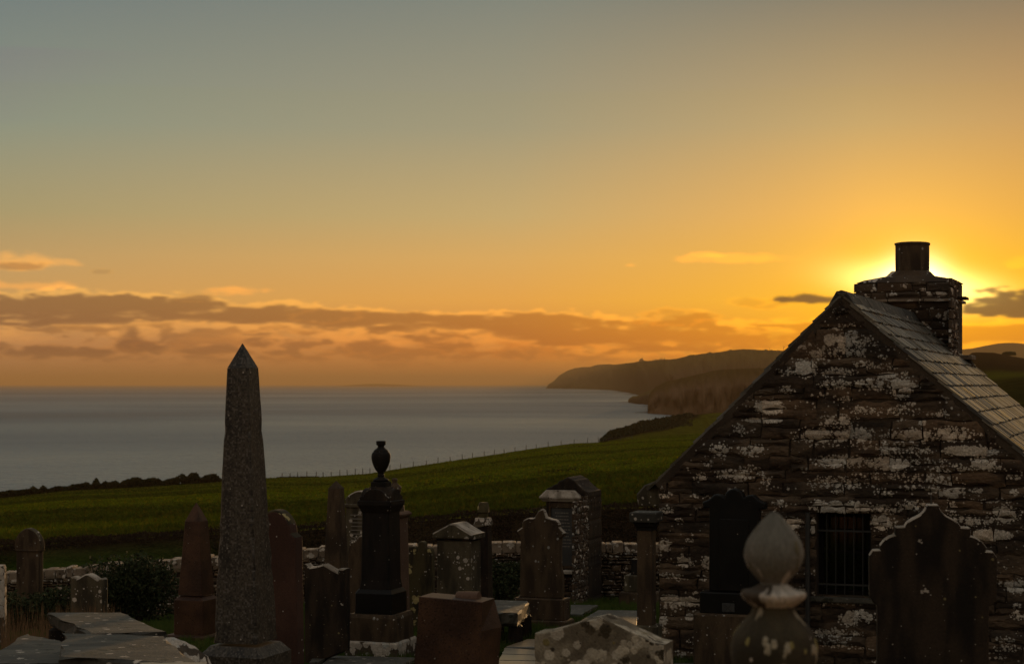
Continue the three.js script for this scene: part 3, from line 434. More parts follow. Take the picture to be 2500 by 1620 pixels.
  for (let i = 0; i < 130; i++) { const x = U[0] + R() * U[2], y = U[1] + R() * U[3], rx = 0.04 + R() * 0.16, ry = 0.015 + R() * 0.03, n = 10 + Math.floor(R() * 26); for (let k = 0; k < n; k++) { const t = R() * 6.28, q = Math.sqrt(R()); dot(x + Math.cos(t) * q * rx, y + Math.sin(t) * q * ry, 0.004 + 0.016 * R() ** 2, 0.75); } }
  for (let i = 0; i < 7000; i++) { const x = U[0] + R() * U[2], y = U[1] + R() * U[3]; if (fbm(x * 2.2, y * 5, 500, 4) > 0.5) dot(x, y, 0.003 + 0.012 * R() ** 3, 0.9); }
  const hgt = new Float32Array(TW * TH);
  const map = dataTex(TW, TH, (i, j) => {
    const k = j * TW + i, x = i / TW * U[2], y = j / TH * U[3], n = fbm(x * 3, y * 9, 301, 6), f = fbm(x * 40, y * 60, 305, 4), br = sm(0.35, 0.7, n), g = 0.55 + 0.8 * f, crack = sm(0.35, 0.75, vn(i * 0.33, j * 0.33, 309)) * 0.5 + 0.6;
    hgt[k] = clamp(0.5 * fbm(x * 14, y * 34, 311, 5) + 0.25 * f + 0.3 * lich[k]);
    const b = [lerp(0.034, 0.1, br) * g, lerp(0.022, 0.064, br) * g, lerp(0.014, 0.038, br) * g], l = lich[k] * clamp(crack + 0.25), t = tone[k] * (0.7 + 0.6 * vn(i * 0.5, j * 0.5, 313));
    return [enc(lerp(b[0], 0.46 * t, l)), enc(lerp(b[1], 0.385 * t, l)), enc(lerp(b[2], 0.305 * t, l))];
  }, true, false);
  const bm = dataTex(TW, TH, (i, j) => { const v = 255 * hgt[j * TW + i]; return [v, v, v]; }, false, false);
  M.gable = new THREE.MeshPhysicalMaterial({ specularIntensity: 0.4, map, bumpMap: bm, bumpScale: 0.02, roughness: 0.93, vertexColors: true });
  // mortar core of the gable with the window opening, then each stone
  const s = new THREE.Shape(gable.map(([x, y]) => new THREE.Vector2(x, y))), hole = new THREE.Path([[win.x0, win.y0], [win.x0, win.y1], [win.x1, win.y1], [win.x1, win.y0]].map(([x, y]) => new THREE.Vector2(x, y))); s.holes.push(hole);
  const core = new THREE.ExtrudeGeometry(s, { depth: 0.5, bevelEnabled: false }); core.translate(0, 0, -0.512);
  const wall = part(house, 'gable_wall', boxUV(core), M.mortar);
  const RS = rng(1234), inner = [[EL[0] + 0.0, -0.2], [ER[0], -0.2], [ER[0], ER[1]], AP, EL];
  const cells = [...courses(EL[0], ER[0], 0.02, AP[1], RS, 0.085, 0.25, 0.18, 0.7, [win.y0, win.y1, win.y1 + 0.17])];
  for (const c of cells) {
    const ym = (c[0][1] + c[2][1]) / 2; let list = [c];
    if (ym > win.y0 && ym < win.y1) { list = []; if (c[0][0] < win.x0) list.push(c.map(([x, y]) => [Math.min(x, win.x0 - 0.0), y])); if (c[1][0] > win.x1) list.push(c.map(([x, y]) => [Math.max(x, win.x1), y])); }
    for (const q of list) { const p = clipPoly(q, inner); if (p.length < 3 || area(p) < 0.004) continue; const ex = Math.max(...p.map((v) => v[0])) - Math.min(...p.map((v) => v[0])); if (ex < 0.03) continue; part(wall, 'stone', stoneFace(p, RS, { joint: 0.003, proud: 0.01 + 0.028 * RS(), deep: 0.02, edge: 0.03, rnd: 0.03, uv: U, tint: 0.5 }), M.gable); }
  }
  // the other walls
  for (const [sx, yE] of [[EL[0], EL[1]], [ER[0], ER[1]]]) part(house, 'side_wall', boxUV(move(new THREE.BoxGeometry(0.45, yE + 0.19, HL - 0.55), sx + (sx < 0 ? 0.235 : -0.235), (yE - 0.21) / 2, -HL / 2 - 0.26)), M.mortar);
  const s2 = new THREE.Shape(gable.map(([x, y]) => new THREE.Vector2(x * 0.995, y - 0.01))), rg = new THREE.ExtrudeGeometry(s2, { depth: 0.45, bevelEnabled: false }); rg.translate(0, 0, -HL); part(house, 'rear_wall', boxUV(rg), M.mortar);
  // window: recessed frame, panes, iron bars
  const ww = win.x1 - win.x0, wh = win.y1 - win.y0, wx = (win.x0 + win.x1) / 2, w = new THREE.Group(); w.name = 'window'; w.position.set(wx, win.y0, -0.2); house.add(w);
  for (const [bw, bh, x, y] of [[0.05, wh, -ww / 2 + 0.025, wh / 2], [0.05, wh, ww / 2 - 0.025, wh / 2], [ww - 0.1, 0.05, 0, 0.025], [ww - 0.1, 0.05, 0, wh - 0.025], [ww - 0.1, 0.03, 0, wh * 0.52]]) part(w, 'frame', boxUV(move(new THREE.BoxGeometry(bw, bh, 0.05), x, y, 0)), M.black);
  for (const y of [wh * 0.275, wh * 0.75]) part(w, 'pane', move(new THREE.BoxGeometry(ww - 0.11, wh * 0.46, 0.005), 0, y, -0.01), M.glass);
  for (let i = 0; i < 5; i++) part(w, 'bar', move(new THREE.CylinderGeometry(0.007, 0.007, wh - 0.02, 8), -ww / 2 + ww * (i + 1) / 6, wh / 2, 0.09), M.iron);
  for (const y of [0.13, 0.78]) part(w, 'bar', move(new THREE.BoxGeometry(ww - 0.01, 0.02, 0.006), 0, wh * y, 0.1), M.iron);
  part(house, 'window_sill', move(block(ww + 0.14, 0.06, 0.3, 0, 0.012), wx, win.y0 - 0.065, -0.1), M.slab);
  part(house, 'partition', boxUV(move(new THREE.BoxGeometry(3.5, 2.1, 0.05), 0.1, 0.95, -0.85)), M.black);  // added black board behind the glass, hides stray light so the opening looks dark
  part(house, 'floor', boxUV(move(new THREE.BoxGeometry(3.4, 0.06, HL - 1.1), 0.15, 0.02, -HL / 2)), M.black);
  // cast iron pipe beside the window
  const pa = gp(z6([1228, 325])), pb = gp(z6([1240, 1290])); const pipe = part(house, 'downpipe', move(new THREE.CylinderGeometry(0.026, 0.026, pa[1] - pb[1], 14), (pa[0] + pb[0]) / 2, (pa[1] + pb[1]) / 2, 0.09), M.iron);
  for (const y of [0.12, 0.5, 0.88]) part(pipe, 'bracket', move(new THREE.CylinderGeometry(0.034, 0.034, 0.03, 14), (pa[0] + pb[0]) / 2, lerp(pb[1], pa[1], y), 0.09), M.iron);
  // skewputt: the stone that projects from the left corner at the eaves
  const k0 = gp(zr([370, 190])); part(house, 'skew_stone', move(loft([rect(0.5, 0.36, -0.12, 0.03, 0.03, RS), rect(0.56, 0.4, 0, 0.03, 0.03, RS), rect(0.5, 0.36, 0.1, 0.03, 0.03, RS, 0.06), rect(0.3, 0.3, 0.16, 0.03, 0.02, RS, 0.1)]), EL[0] - 0.0, EL[1] - 0.08, -0.26), M.spotted);
}
{ // roof: decks, slates in courses, ridge stones
  const R = rng(4242), mk = (sx, ye) => { const L = Math.hypot(sx, AP[1] - ye), a = Math.atan2(AP[1] - ye, Math.abs(sx)); return { L, a }; };
  const left = mk(EL[0], EL[1]), right = mk(ER[0], ER[1]);
  const slope = (q, s) => { const f = new THREE.Group(); f.position.set(0, AP[1] + 0.03, 0); f.rotation.z = s * -q.a; return f; };
  const slates = [M.slate, M.slate.clone(), M.slate.clone(), M.slate.clone()]; slates[1].color.setRGB(0.62, 0.61, 0.6); slates[2].color.setRGB(0.36, 0.34, 0.32); slates[3].color.setRGB(1.25, 1.22, 1.15); slates[0].roughness = 0.3; slates[1].roughness = 0.36; slates[2].roughness = 0.5; slates[3].roughness = 0.24;
  const farSlates = [], geos0 = [];
  // right slope: 14 courses of about 20 slates
  for (const [s, q, rows, n] of [[1, right, 16, 44], [-1, left, 16, 1]]) {
    const deck = part(house, 'roof_slope', boxUV(new THREE.BoxGeometry(q.L + 0.06, 0.05, HL - 0.16)), M.dark);
    deck.position.set(s * Math.cos(q.a) * q.L / 2, AP[1] - Math.sin(q.a) * q.L / 2 + 0.015, -HL / 2 - 0.045); deck.rotation.z = -s * q.a;
    const verge = part(house, 'verge', boxUV(new THREE.BoxGeometry(q.L + 0.02, 0.085, 0.13)), M.mortar); verge.position.set(deck.position.x + s * 0.004, deck.position.y + 0.002, -0.052); verge.rotation.z = -s * q.a;
    const ex = (q.L + 0.12) / rows;
    for (let r = 0; r < rows; r++) {
      let z = 0.035; const far = [];
      for (let k = 0; k < n; k++) {
        const w = n === 1 ? HL + 0.12 : (HL + 0.1) / n * (0.8 + 0.4 * R()), len = ex * 1.55; if (z < -HL) break;
        const th = 0.018 + R() * 0.012, g = new THREE.BoxGeometry(len, th, Math.min(w, z + HL + 0.06) - 0.02), p = g.attributes.position;
        for (let i = 0; i < p.count; i++) if (p.getX(i) * 1 > 0) { p.setZ(i, p.getZ(i) + (R() - 0.5) * 0.012); p.setX(i, p.getX(i) + (n === 1 ? 0 : (R() - 0.5) * 0.03)); }
        g.computeVertexNormals(); const b = boxUV(g);
        const o = new THREE.Mesh(b, slates[n === 1 ? 1 : Math.floor(R() * 4)]); o.name = 'slate'; o.rotation.x = n === 1 ? 0 : (R() - 0.5) * 0.07;
        const along = -q.L / 2 + ex * (r + 1) - len / 2 + 0.0;
        o.position.set(s * along, 0.052 + R() * 0.004 + (n === 1 && r % 2 ? 0.003 : 0), z - w / 2 + HL / 2 + 0.045); o.rotation.z = s * 0.075 + (R() - 0.5) * 0.006; if (s < 0) o.rotation.y = Math.PI, o.rotation.z = -0.075 * -1;
        if (n > 1 && k > 17) { o.updateMatrix(); b.applyMatrix4(o.matrix); far.push(b); } else deck.add(shadowed(o));
        z -= w;
      }
      if (far.length) farSlates.push(...far);
    }
  }
  { const deck = house.children.find((c) => c.name === 'roof_slope'), f = part(deck, 'far_slates', merge(farSlates), slates[0]); f.userData.kind = 'stuff'; }
  for (let i = 0; i < 9; i++) { // ridge stones, to the chimney
    const L = 5.95 / 9, w = 0.17, sh = new THREE.Shape([[-w, -w * 0.86], [-w * 0.75, -w * 0.95], [0, -0.05], [w * 0.75, -w * 0.9], [w, -w * 0.78], [0.05, 0.06], [0, 0.075], [-0.05, 0.06]].map(([x, y]) => new THREE.Vector2(x, y)));
    const g = new THREE.ExtrudeGeometry(sh, { depth: L - 0.03, bevelEnabled: true, bevelThickness: 0.008, bevelSize: 0.008, bevelSegments: 1 }); const o = part(house, 'ridge_stone', boxUV(g), M.slab); o.position.set((R() - 0.5) * 0.01, AP[1] + 0.05 + R() * 0.01, 0.03 - (i + 1) * L); o.rotation.y = (R() - 0.5) * 0.01;
  }
}
{ // chimney on the far gable
  const R = rng(99), ch = new THREE.Group(), x0 = -0.77, x1 = 0.64, z0 = -5.95, dp = 0.9; ch.name = 'chimney'; house.add(ch);
  const dC = 25, yAt = (py) => Y(py, dC) - HY, yTop = yAt(654), yBand = yAt(698), yLow = AP[1] - 1.2, xm = (x0 + x1) / 2, w = x1 - x0;
  part(ch, 'core', move(boxUV(new THREE.BoxGeometry(w - 0.06, yTop - yLow - 0.03, dp - 0.06)), xm, (yTop + yLow) / 2, z0 - dp / 2), M.mortar);
  for (const [fx0, fx1, rotY, ox, oz] of [[x0, x1, 0, 0, z0 - 0.02], [-dp, 0, Math.PI / 2, x1 - 0.02, z0]]) for (const c of courses(fx0, fx1, yLow, yTop, R, 0.08, 0.17, 0.18, 0.5, [yBand])) {
    const p = clipPoly(c, [[fx0, yLow], [fx1, yLow], [fx1, yTop], [fx0, yTop]]); if (p.length < 3 || area(p) < 0.003) continue;
    const g = stoneFace(p, R, { joint: 0.004, proud: 0.015 + 0.02 * R(), deep: 0.02 }); const o = part(ch, 'stone', g, M.rubble); o.position.set(ox, 0, oz); o.rotation.y = rotY; if (rotY) o.position.z = z0 + 0.0;
  }
  for (let i = 0; i < 3; i++) { const L = (w + 0.02) / 3; const o = part(ch, 'band_slate', block(L - 0.015 + R() * 0.012, 0.035, dp + 0.12, 0, 0.006), M.coping); o.position.set(x0 + L * (i + 0.5), yBand - 0.02 + R() * 0.008, z0 - dp / 2); }
  for (const s of [-1, 1]) { const o = part(ch, 'band_slate', block(0.2, 0.035, 0.4, 0, 0.006), M.dark); o.position.set(s < 0 ? x0 - 0.01 : x1 + 0.01, yBand + (s < 0 ? -0.03 : 0.008), z0 - 0.12); }
  const cap = part(ch, 'flaunching', move(loft([rect(w - 0.02, dp - 0.02, 0, 0.04, 0.03, R), rect(w - 0.2, dp - 0.16, 0.04, 0.05, 0.05, R), rect(0.62, 0.58, 0.1, 0.12, 0.02, R), rect(0.5, 0.5, 0.17, 0.14, 0.01, R)]), xm + 0.02, yTop - 0.005, z0 - dp / 2), M.rubble.clone()); cap.material.vertexColors = false;
  const pr = 0.235, pot = lathe([[0.1, 0.02], [pr - 0.005, 0.0], [pr, 0.02], [pr, 0.44], [pr + 0.012, 0.45], [pr + 0.012, 0.475], [pr - 0.03, 0.485], [pr - 0.05, 0.46], [pr - 0.05, 0.1]], 10).toNonIndexed(); pot.computeVertexNormals(); part(ch, 'chimney_pot', move(boxUV(pot), xm + 0.04, yTop + 0.08, z0 - dp / 2), M.brown);
  const sk = part(ch, 'skew_slab', block(0.3, 0.06, 0.55, 0, 0.012), M.coping); sk.position.set(x1 + 0.03, yAt(832) - 0.02, z0 - 0.3);
  part(ch, 'shoulder', move(loft([rect(0.62, 0.42, 0, 0.03, 0.03, R), rect(0.5, 0.4, 0.12, 0.03, 0.03, R), rect(0.4, 0.36, 0.26, 0.03, 0.03, R)]), x1 - 0.06, yAt(832) - 0.27, z0 - 0.36), M.dark);
}
console.log('house');

/* ---------- monuments ---------- */
// obelisk with a pyramid top and stacked bases: all sizes in metres, heights from points of the picture
function obelisk(name, label, { px, d, wB, wT, tip, shoulder, foot, bases, m, mb, lean = 0, chips = 0, seed = 1, group }) {
  const R = rng(seed), o = thingAt(name, label, 'obelisk', px, d, group), h = (py) => H(px, py, d), n = 26, rings = [];
  for (let i = 0; i <= n; i++) { const t = i / n, w = lerp(wB, wT, t), q = rect(w, w, lerp(h(foot), h(shoulder), t), 0.008 + (chips && R() < 0.3 ? chips * R() : 0), 0); rings.push(q.map(([x, y, z]) => [x + (R() - 0.5) * 0.003 * (chips ? 1 : 0.2), y, z])); }
  const topRing = rings[rings.length - 1], tipRing = topRing.map(([x, , z]) => [x * 0.03, h(tip), z * 0.03]);
  const sh = part(o, 'shaft', loft(rings), m), py = part(o, 'pyramid_top', loft([topRing.map(([x, y, z]) => [x, y + 0.001, z]), tipRing]), m);
  if (lean) for (const q of [sh, py]) { q.rotation.z = lean; q.position.x = lean * h(foot); }
  bases.forEach(([w, top, bot, slope], i) => { const y1 = h(top), y0 = bot === null ? -0.05 : h(bot); part(o, 'base', loft([rect(w, w, y0, 0.012), rect(w, w, y1 - (slope || 0.02), 0.012), rect(w - (slope ? 0.12 : 0.04), w - (slope ? 0.12 : 0.04), y1, 0.012)]), mb || m); });
  return o;
}
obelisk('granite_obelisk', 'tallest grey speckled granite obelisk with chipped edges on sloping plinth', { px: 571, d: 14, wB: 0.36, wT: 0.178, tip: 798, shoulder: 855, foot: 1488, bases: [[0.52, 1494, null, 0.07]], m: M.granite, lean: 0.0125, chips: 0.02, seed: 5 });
obelisk('red_obelisk', 'stubby red granite obelisk with pale patch on its tip, left of the tall obelisk', { px: 456, d: 24, wB: 0.35, wT: 0.22, tip: 1167, shoulder: 1210, foot: 1380, bases: [[0.43, 1382, 1470, 0.05], [0.6, 1470, null]], m: M.redGranite, seed: 6 });
obelisk('brown_obelisk', 'slim brown stone obelisk standing before the churchyard wall and the grey tablet', { px: 781, d: 25, wB: 0.26, wT: 0.165, tip: 1117, shoulder: 1134, foot: 1330, bases: [[0.4, 1330, null]], m: M.brown, mb: M.dark, seed: 7 });

function headstone(name, label, px, d, pts, thick, mats, { base, bevel = 0.017, jit = 0, seed = 3, group, lean = 0, turn } = {}) {
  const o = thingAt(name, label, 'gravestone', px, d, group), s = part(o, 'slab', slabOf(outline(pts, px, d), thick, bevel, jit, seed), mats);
  s.rotation.x = lean; if (turn !== undefined) o.rotation.y = turn;
  (base || []).forEach(([w, top, bot, dp]) => part(o, 'base', move(block(w, H(px, top, d) - (bot === null ? -0.06 : H(px, bot, d)), dp, 0, 0.015), 0, bot === null ? -0.06 : H(px, bot, d), 0), Array.isArray(mats) ? mats[0] : mats));
  return o;
}
const foot = (d) => EY + F * (EYE + 0.0745 * d + 0.06) / d;      // picture row of the ground at distance d
// 3: round headed stone behind the tall obelisk
headstone('round_headstone', 'dark reddish round headed gravestone half hidden behind the tall granite obelisk', 643, 16, [[592, foot(16)], [592, 1248], [604, 1240], [[608, 1236], [612, 1212], [628, 1190], [645, 1183], [663, 1190], [678, 1212], [683, 1236]], [694, 1246], [700, foot(16)]], 0.16, [rock({ seed: 31, base: [0.05, 0.022, 0.014], alt: [0.07, 0.032, 0.02], rough: 0.85, lichen: [{ n: 24, r: [0.003, 0.012], col: pale }] }), M.yellowed], { seed: 4 });
// 5: grey tablet with an arched top
{
  const d = 27, px = 838, o = headstone('grey_tablet', 'pale grey inscribed tablet with curved top between slim obelisk and urn', px, d, [[808, foot(d)], [808, 1172], [[806, 1160], [815, 1150], [828, 1142], [840, 1139], [852, 1142], [864, 1150], [872, 1160]], [870, 1172], [870, foot(d)]], 0.16, [M.spotted, M.rim]);
  part(o, 'cornice', move(block(0.46, 0.05, 0.22, 0, 0.012), 0, H(px, 1178, d), 0), M.spotted);
  const g = []; for (let r = 0; r < 9; r++) g.push(move(new THREE.BoxGeometry(0.2 + 0.1 * hash(r, 3, 1), 0.012, 0.004), 0, H(px, 1186, d) - 0.06 - r * 0.055, 0.081)); part(o, 'inscription', merge(g), M.inscription);
}
{ // 6: urn monument
  const d = 20.5, q = (zy) => z3([0, zy])[1], px = z3([622, 0])[0], o = thingAt('urn_monument', 'tall black pedestal monument carrying a dark turned stone urn', 'monument', px, d), h = (zy) => H(px, q(zy), d), mz = d / F / 2.705 / K;
  const S = (z) => z * mz / 1.31;                                // a square block seen over its corner
  part(o, 'footing', loft([rect(S(486), S(486), -0.06, 0.03), rect(S(484), S(484), h(1385), 0.02), rect(S(470), S(470), h(1372), 0.02)]), M.crust);
  part(o, 'lower_base', loft([rect(S(440), S(440), h(1374), 0.015), rect(S(436), S(436), h(1222), 0.015), rect(S(410), S(410), h(1198), 0.015)]), M.brown);
  part(o, 'upper_base', loft([rect(S(346), S(346), h(1200), 0.01), rect(S(342), S(342), h(1066), 0.01), rect(S(300), S(300), h(1040), 0.01)]), M.polished);
  part(o, 'shaft', loft([rect(S(290), S(290), h(1042), 0.012), rect(S(266), S(266), h(980), 0.012), rect(S(252), S(252), h(540), 0.012), rect(S(262), S(262), h(532), 0.012)]), M.column);
  part(o, 'cornice', loft([rect(S(262), S(262), h(534), 0.012), rect(S(300), S(300), h(500), 0.012), rect(S(318), S(318), h(488), 0.012), rect(S(318), S(318), h(463), 0.012), rect(S(290), S(290), h(458), 0.012)]), M.column);
  const w2 = S(286) / 2; // four arched pediments round the cap
  for (let k = 0; k < 4; k++) { const s = new THREE.Shape(), yb = h(460), r = w2 * 0.82; s.moveTo(-w2 * 0.96, yb); s.lineTo(-w2 * 0.96, yb + 0.05); s.lineTo(-r, yb + 0.07); s.absarc(0, yb + 0.05, r * 0.86, Math.PI, 0, true); s.lineTo(r, yb + 0.07); s.lineTo(w2 * 0.96, yb + 0.05); s.lineTo(w2 * 0.96, yb); const g = new THREE.ExtrudeGeometry(s, { depth: 0.04, bevelEnabled: true, bevelThickness: 0.006, bevelSize: 0.006, bevelSegments: 1, curveSegments: 14 }); g.scale(1, (h(378) - yb) / (r * 0.86 + 0.056) * 0.94 + 0.0, 1); g.translate(0, yb * (1 - ((h(378) - yb) / (r * 0.86 + 0.056) * 0.94)), w2 - 0.045); g.rotateY(k * Math.PI / 2); part(o, 'pediment', boxUV(g), M.dark); }
  part(o, 'cap', loft([rect(S(252), S(252), h(462), 0.02), rect(S(240), S(240), h(420), 0.03), rect(S(200), S(200), h(392), 0.04), rect(S(170), S(170), h(372), 0.03)]), M.dark);
  part(o, 'urn_block', loft([rect(S(138), S(138), h(376), 0.006), rect(S(136), S(136), h(342), 0.006), rect(S(120), S(120), h(336), 0.006)]), M.column);
  const prof = [[0, 337], [52, 336], [52, 327], [48, 322], [30, 313], [20, 306], [23, 300], [24, 294], [19, 287], [22, 278], [36, 262], [50, 235], [60, 205], [64, 178], [62, 158], [56, 146], [48, 141], [50, 136], [44, 130], [28, 118], [21, 108], [22, 101], [31, 95], [33, 88], [30, 84], [33, 78], [32, 71], [24, 69], [18, 78], [0, 90]].map(([r, y]) => [r * mz, h(y)]);
  part(o, 'urn', lathe(prof, 40), M.column);
}
{ // 7: pinkish pillar behind the urn monument
  const d = 25, px = z3([712, 0])[0], o = thingAt('pink_pillar', 'pinkish sandstone pillar mostly hidden behind the black urn monument', 'monument', px, d), h = (zy) => H(px, z3([0, zy])[1], d);
  part(o, 'shaft', taper(0.33, 0.33, 0.28, 0.28, -0.05, h(575)), M.pinkish); part(o, 'capital', loft([rect(0.28, 0.28, h(576), 0.01), rect(0.36, 0.36, h(560), 0.01), rect(0.37, 0.37, h(548), 0.01), rect(0.3, 0.3, h(532), 0.01)]), M.pinkish);
  part(o, 'finial', lathe([[0.14, h(534)], [0.12, h(470)], [0.05, h(440)], [0.09, h(400)], [0.085, h(385)], [0.1, h(375)], [0.05, h(355)], [0.03, h(340)], [0.045, h(328)], [0.03, h(316)], [0, h(314)]], 18), M.brown);
}
// 8: dark scrolled headstone, 9: pointed stone behind it
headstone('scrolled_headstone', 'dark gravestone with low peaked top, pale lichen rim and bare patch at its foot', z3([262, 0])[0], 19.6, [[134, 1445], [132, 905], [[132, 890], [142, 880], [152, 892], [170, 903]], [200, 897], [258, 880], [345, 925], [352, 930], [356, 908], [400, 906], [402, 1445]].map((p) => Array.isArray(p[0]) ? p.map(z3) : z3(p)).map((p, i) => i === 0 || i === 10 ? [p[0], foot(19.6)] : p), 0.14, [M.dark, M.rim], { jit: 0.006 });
headstone('pointed_headstone', 'narrow dark gravestone with crumbling curved top wedged left of the urn monument', z3([480, 0])[0], 22.5, [[412, 1500], [415, 830], [[428, 752], [440, 735], [462, 725], [478, 712], [490, 694], [505, 690]], [530, 690], [545, 720], [550, 1500]].map((p) => Array.isArray(p[0]) ? p.map(z3) : z3(p)).map((p, i, a) => i === 0 || i === a.length - 1 ? [p[0], foot(22.5)] : p), 0.13, [M.brown, M.rim], { jit: 0.008, seed: 8 });
// 10: stone with a knob between shoulders
headstone('knobbed_headstone', 'mossy yellowed gravestone with a rounded knob between two shoulders', z4([95, 0])[0], 26, [[0, 1100], [2, 620], [[4, 606], [30, 600], [58, 606], [72, 640]], [74, 640], [[76, 600], [82, 570], [103, 557], [128, 568], [134, 600]], [136, 640], [[140, 615], [158, 606], [180, 616], [190, 650]], [194, 1100]].map((p) => Array.isArray(p[0]) ? p.map(z4) : z4(p)).map((p, i, a) => i === 0 || i === a.length - 1 ? [p[0], foot(26)] : p), 0.13, [M.yellowed, M.yellowed]);
{ // 11: pedimented pillar
  const d = 21, px = z4([395, 0])[0], o = thingAt('pedimented_pillar', 'greenish brown pillar stone with gabled cap and clusters of round white lichen', 'gravestone', px, d), h = (zy) => H(px, z4([0, zy])[1], d), k = d / F / 3.28 / K;
  const wf = 275 * k / front(px), df = 85 * k / 0.36;
  part(o, 'shaft', taper(wf, df, wf * 0.98, df, -0.05, h(548)), M.spotted);
  part(o, 'neck', taper(wf * 0.98, df * 0.96, wf * 1.05, df, h(549), h(528), 0.004), M.dark);
  const w = 330 * k / front(px) / 2; const s = [[-w, h(530)], [w, h(530)], [w, h(492)], [w * 0.86, h(487)], [0.02, h(410)], [-0.03, h(410)], [-w * 0.94, h(484)], [-w, h(492)]]; part(o, 'pediment', slabOf(s, df * 1.2, 0.016), [M.spotted, M.rim]);
}
{ // 12: thin pillar with broken finial behind it
  const d = 27.5, px = z4([592, 0])[0], o = thingAt('finial_pillar', 'thin dark pillar with a weathered block finial against the brown bank', 'gravestone', px, d), h = (zy) => H(px, z4([0, zy])[1], d), R = rng(4);
  part(o, 'shaft', taper(0.24, 0.24, 0.19, 0.19, -0.05, h(440)), M.dark); part(o, 'shoulder', loft([rect(0.19, 0.19, h(442), 0.02, 0.01, R), rect(0.25, 0.25, h(425), 0.02, 0.02, R), rect(0.2, 0.2, h(370), 0.02, 0.02, R)]), M.crust);
  part(o, 'finial', loft([rect(0.11, 0.11, h(372), 0.02, 0.01, R), rect(0.12, 0.12, h(335), 0.02, 0.01, R), rect(0.16, 0.16, h(325), 0.03, 0.02, R), rect(0.15, 0.15, h(285), 0.03, 0.02, R), rect(0.11, 0.11, h(248), 0.03, 0.02, R)]), M.yellowed);
}
{ // 13: red granite block in the foreground
  const d = 12, px = z4([375, 0])[0], o = thingAt('red_block', 'plain red granite block with flat face in the centre foreground', 'gravestone', px, d), h = (zy) => H(px, z4([0, zy])[1], d), k = d / F / 3.28 / K / front(px);
  const f = (zx) => (zx - 375) * k, D = 0.24, yb = -0.05, yt = h(995);
  part(o, 'slab', loft([[[f(60), yb, D / 2], [f(600), yb, D / 2], [f(600) + 0.06, yb, -D / 2], [f(60), yb, -D / 2]], [[f(92), h(1500), D / 2], [f(606), h(1500), D / 2], [f(606) + 0.05, h(1500), -D / 2], [f(92), h(1500), -D / 2]], [[f(116), h(1240), D / 2], [f(622), h(1250), D / 2], [f(622) + 0.055, h(1250), -D / 2], [f(116), h(1250), -D / 2]], [[f(129), yt - 0.005, D / 2], [f(632), yt - 0.025, D / 2], [f(632) - 0.005, yt - 0.025, -D / 2], [f(129), yt - 0.005, -D / 2]], [[f(131), yt, D / 2 - 0.005], [f(631), yt - 0.02, D / 2 - 0.005], [f(631), yt - 0.02, -D / 2 + 0.005], [f(131), yt, -D / 2 + 0.005]]]), M.redGranite);
  const c = new THREE.CylinderGeometry(0.045, 0.05, 0.15, 14); c.rotateZ(Math.PI / 2); part(o, 'broken_roll', move(boxUV(c), f(455), yt - 0.02, -0.03), M.pinkish);
}
function tableTomb(name, label, corners, d0, d1, h, px, m, { legs = true, thick = 0.13, group, seed = 1 } = {}) {   // corners: picture columns of near-left, near-right, far-right, far-left
  const dm = (d0 + d1) / 2, x0 = X(px, dm), y0 = G(x0, dm), o = thing(name, label, 'tomb', x0, y0, -dm, 0, group), R = rng(seed), p = corners.map(([cx, d]) => [X(cx, d) - x0, -(d - dm)]);
  const ring = (y, s) => { const out = []; p.forEach((a, i) => { const b = p[(i + 1) % 4], n = 7; for (let k = 0; k < n; k++) { const t = k / n; out.push([lerp(a[0], b[0], t) * s + (R() - 0.5) * 0.05, y, lerp(a[1], b[1], t) * s + (R() - 0.5) * 0.05]); } }); return out; };
  const tilt = (r) => r.map(([x, y, z]) => [x, y + 0.0745 * z * 0.6, z]);
  part(o, 'table_slab', loft([tilt(ring(h - thick, 0.95)), tilt(ring(h - thick * 0.75, 1)), tilt(ring(h - 0.02, 1.0)), tilt(ring(h, 0.985))]), m);
  if (legs) p.forEach(([x, z]) => { part(o, 'leg', move(taper(0.2, 0.2, 0.17, 0.17, -0.1, h - thick + 0.01 + 0.0745 * z * 0.5, 0.02), x * 0.8, 0, z * 0.8), M.dark); });
  return o;
}
tableTomb('table_tomb', 'flat table tomb with thick dark slab standing among dead grass at left', [[212, 15], [386, 15.2], [284, 17.2], [112, 17.2]], 15, 17.2, 0.62, 250, M.slab, { seed: 2 });
tableTomb('table_tomb', 'pale grey table slab cut off by the lower left corner of the view', [[-60, 11.3], [150, 11.3], [160, 12.6], [60, 13.3]], 11.3, 13.3, 0.66, 70, M.slab, { seed: 3 });
tableTomb('table_tomb', 'layered dark table slab with a broken left end in the lower left foreground', [[140, 10.6], [455, 10.2], [375, 11.9], [148, 12.1]], 10.2, 12, 0.74, 280, M.slab, { seed: 4, thick: 0.16 });
tableTomb('table_tomb', 'smooth light slab just showing at the bottom edge left of the tall obelisk', [[280, 8.7], [480, 8.7], [470, 9.75], [330, 9.75]], 8.7, 9.75, 0.74, 390, M.wet, { seed: 5 });
tableTomb('table_tomb', 'mossy thick table tomb behind the red granite block', [[1128, 22.3], [1204, 22.2], [1230, 24.2], [1150, 24.4]], 22.2, 24.3, 0.43, 1175, M.slab, { seed: 6, thick: 0.17 });
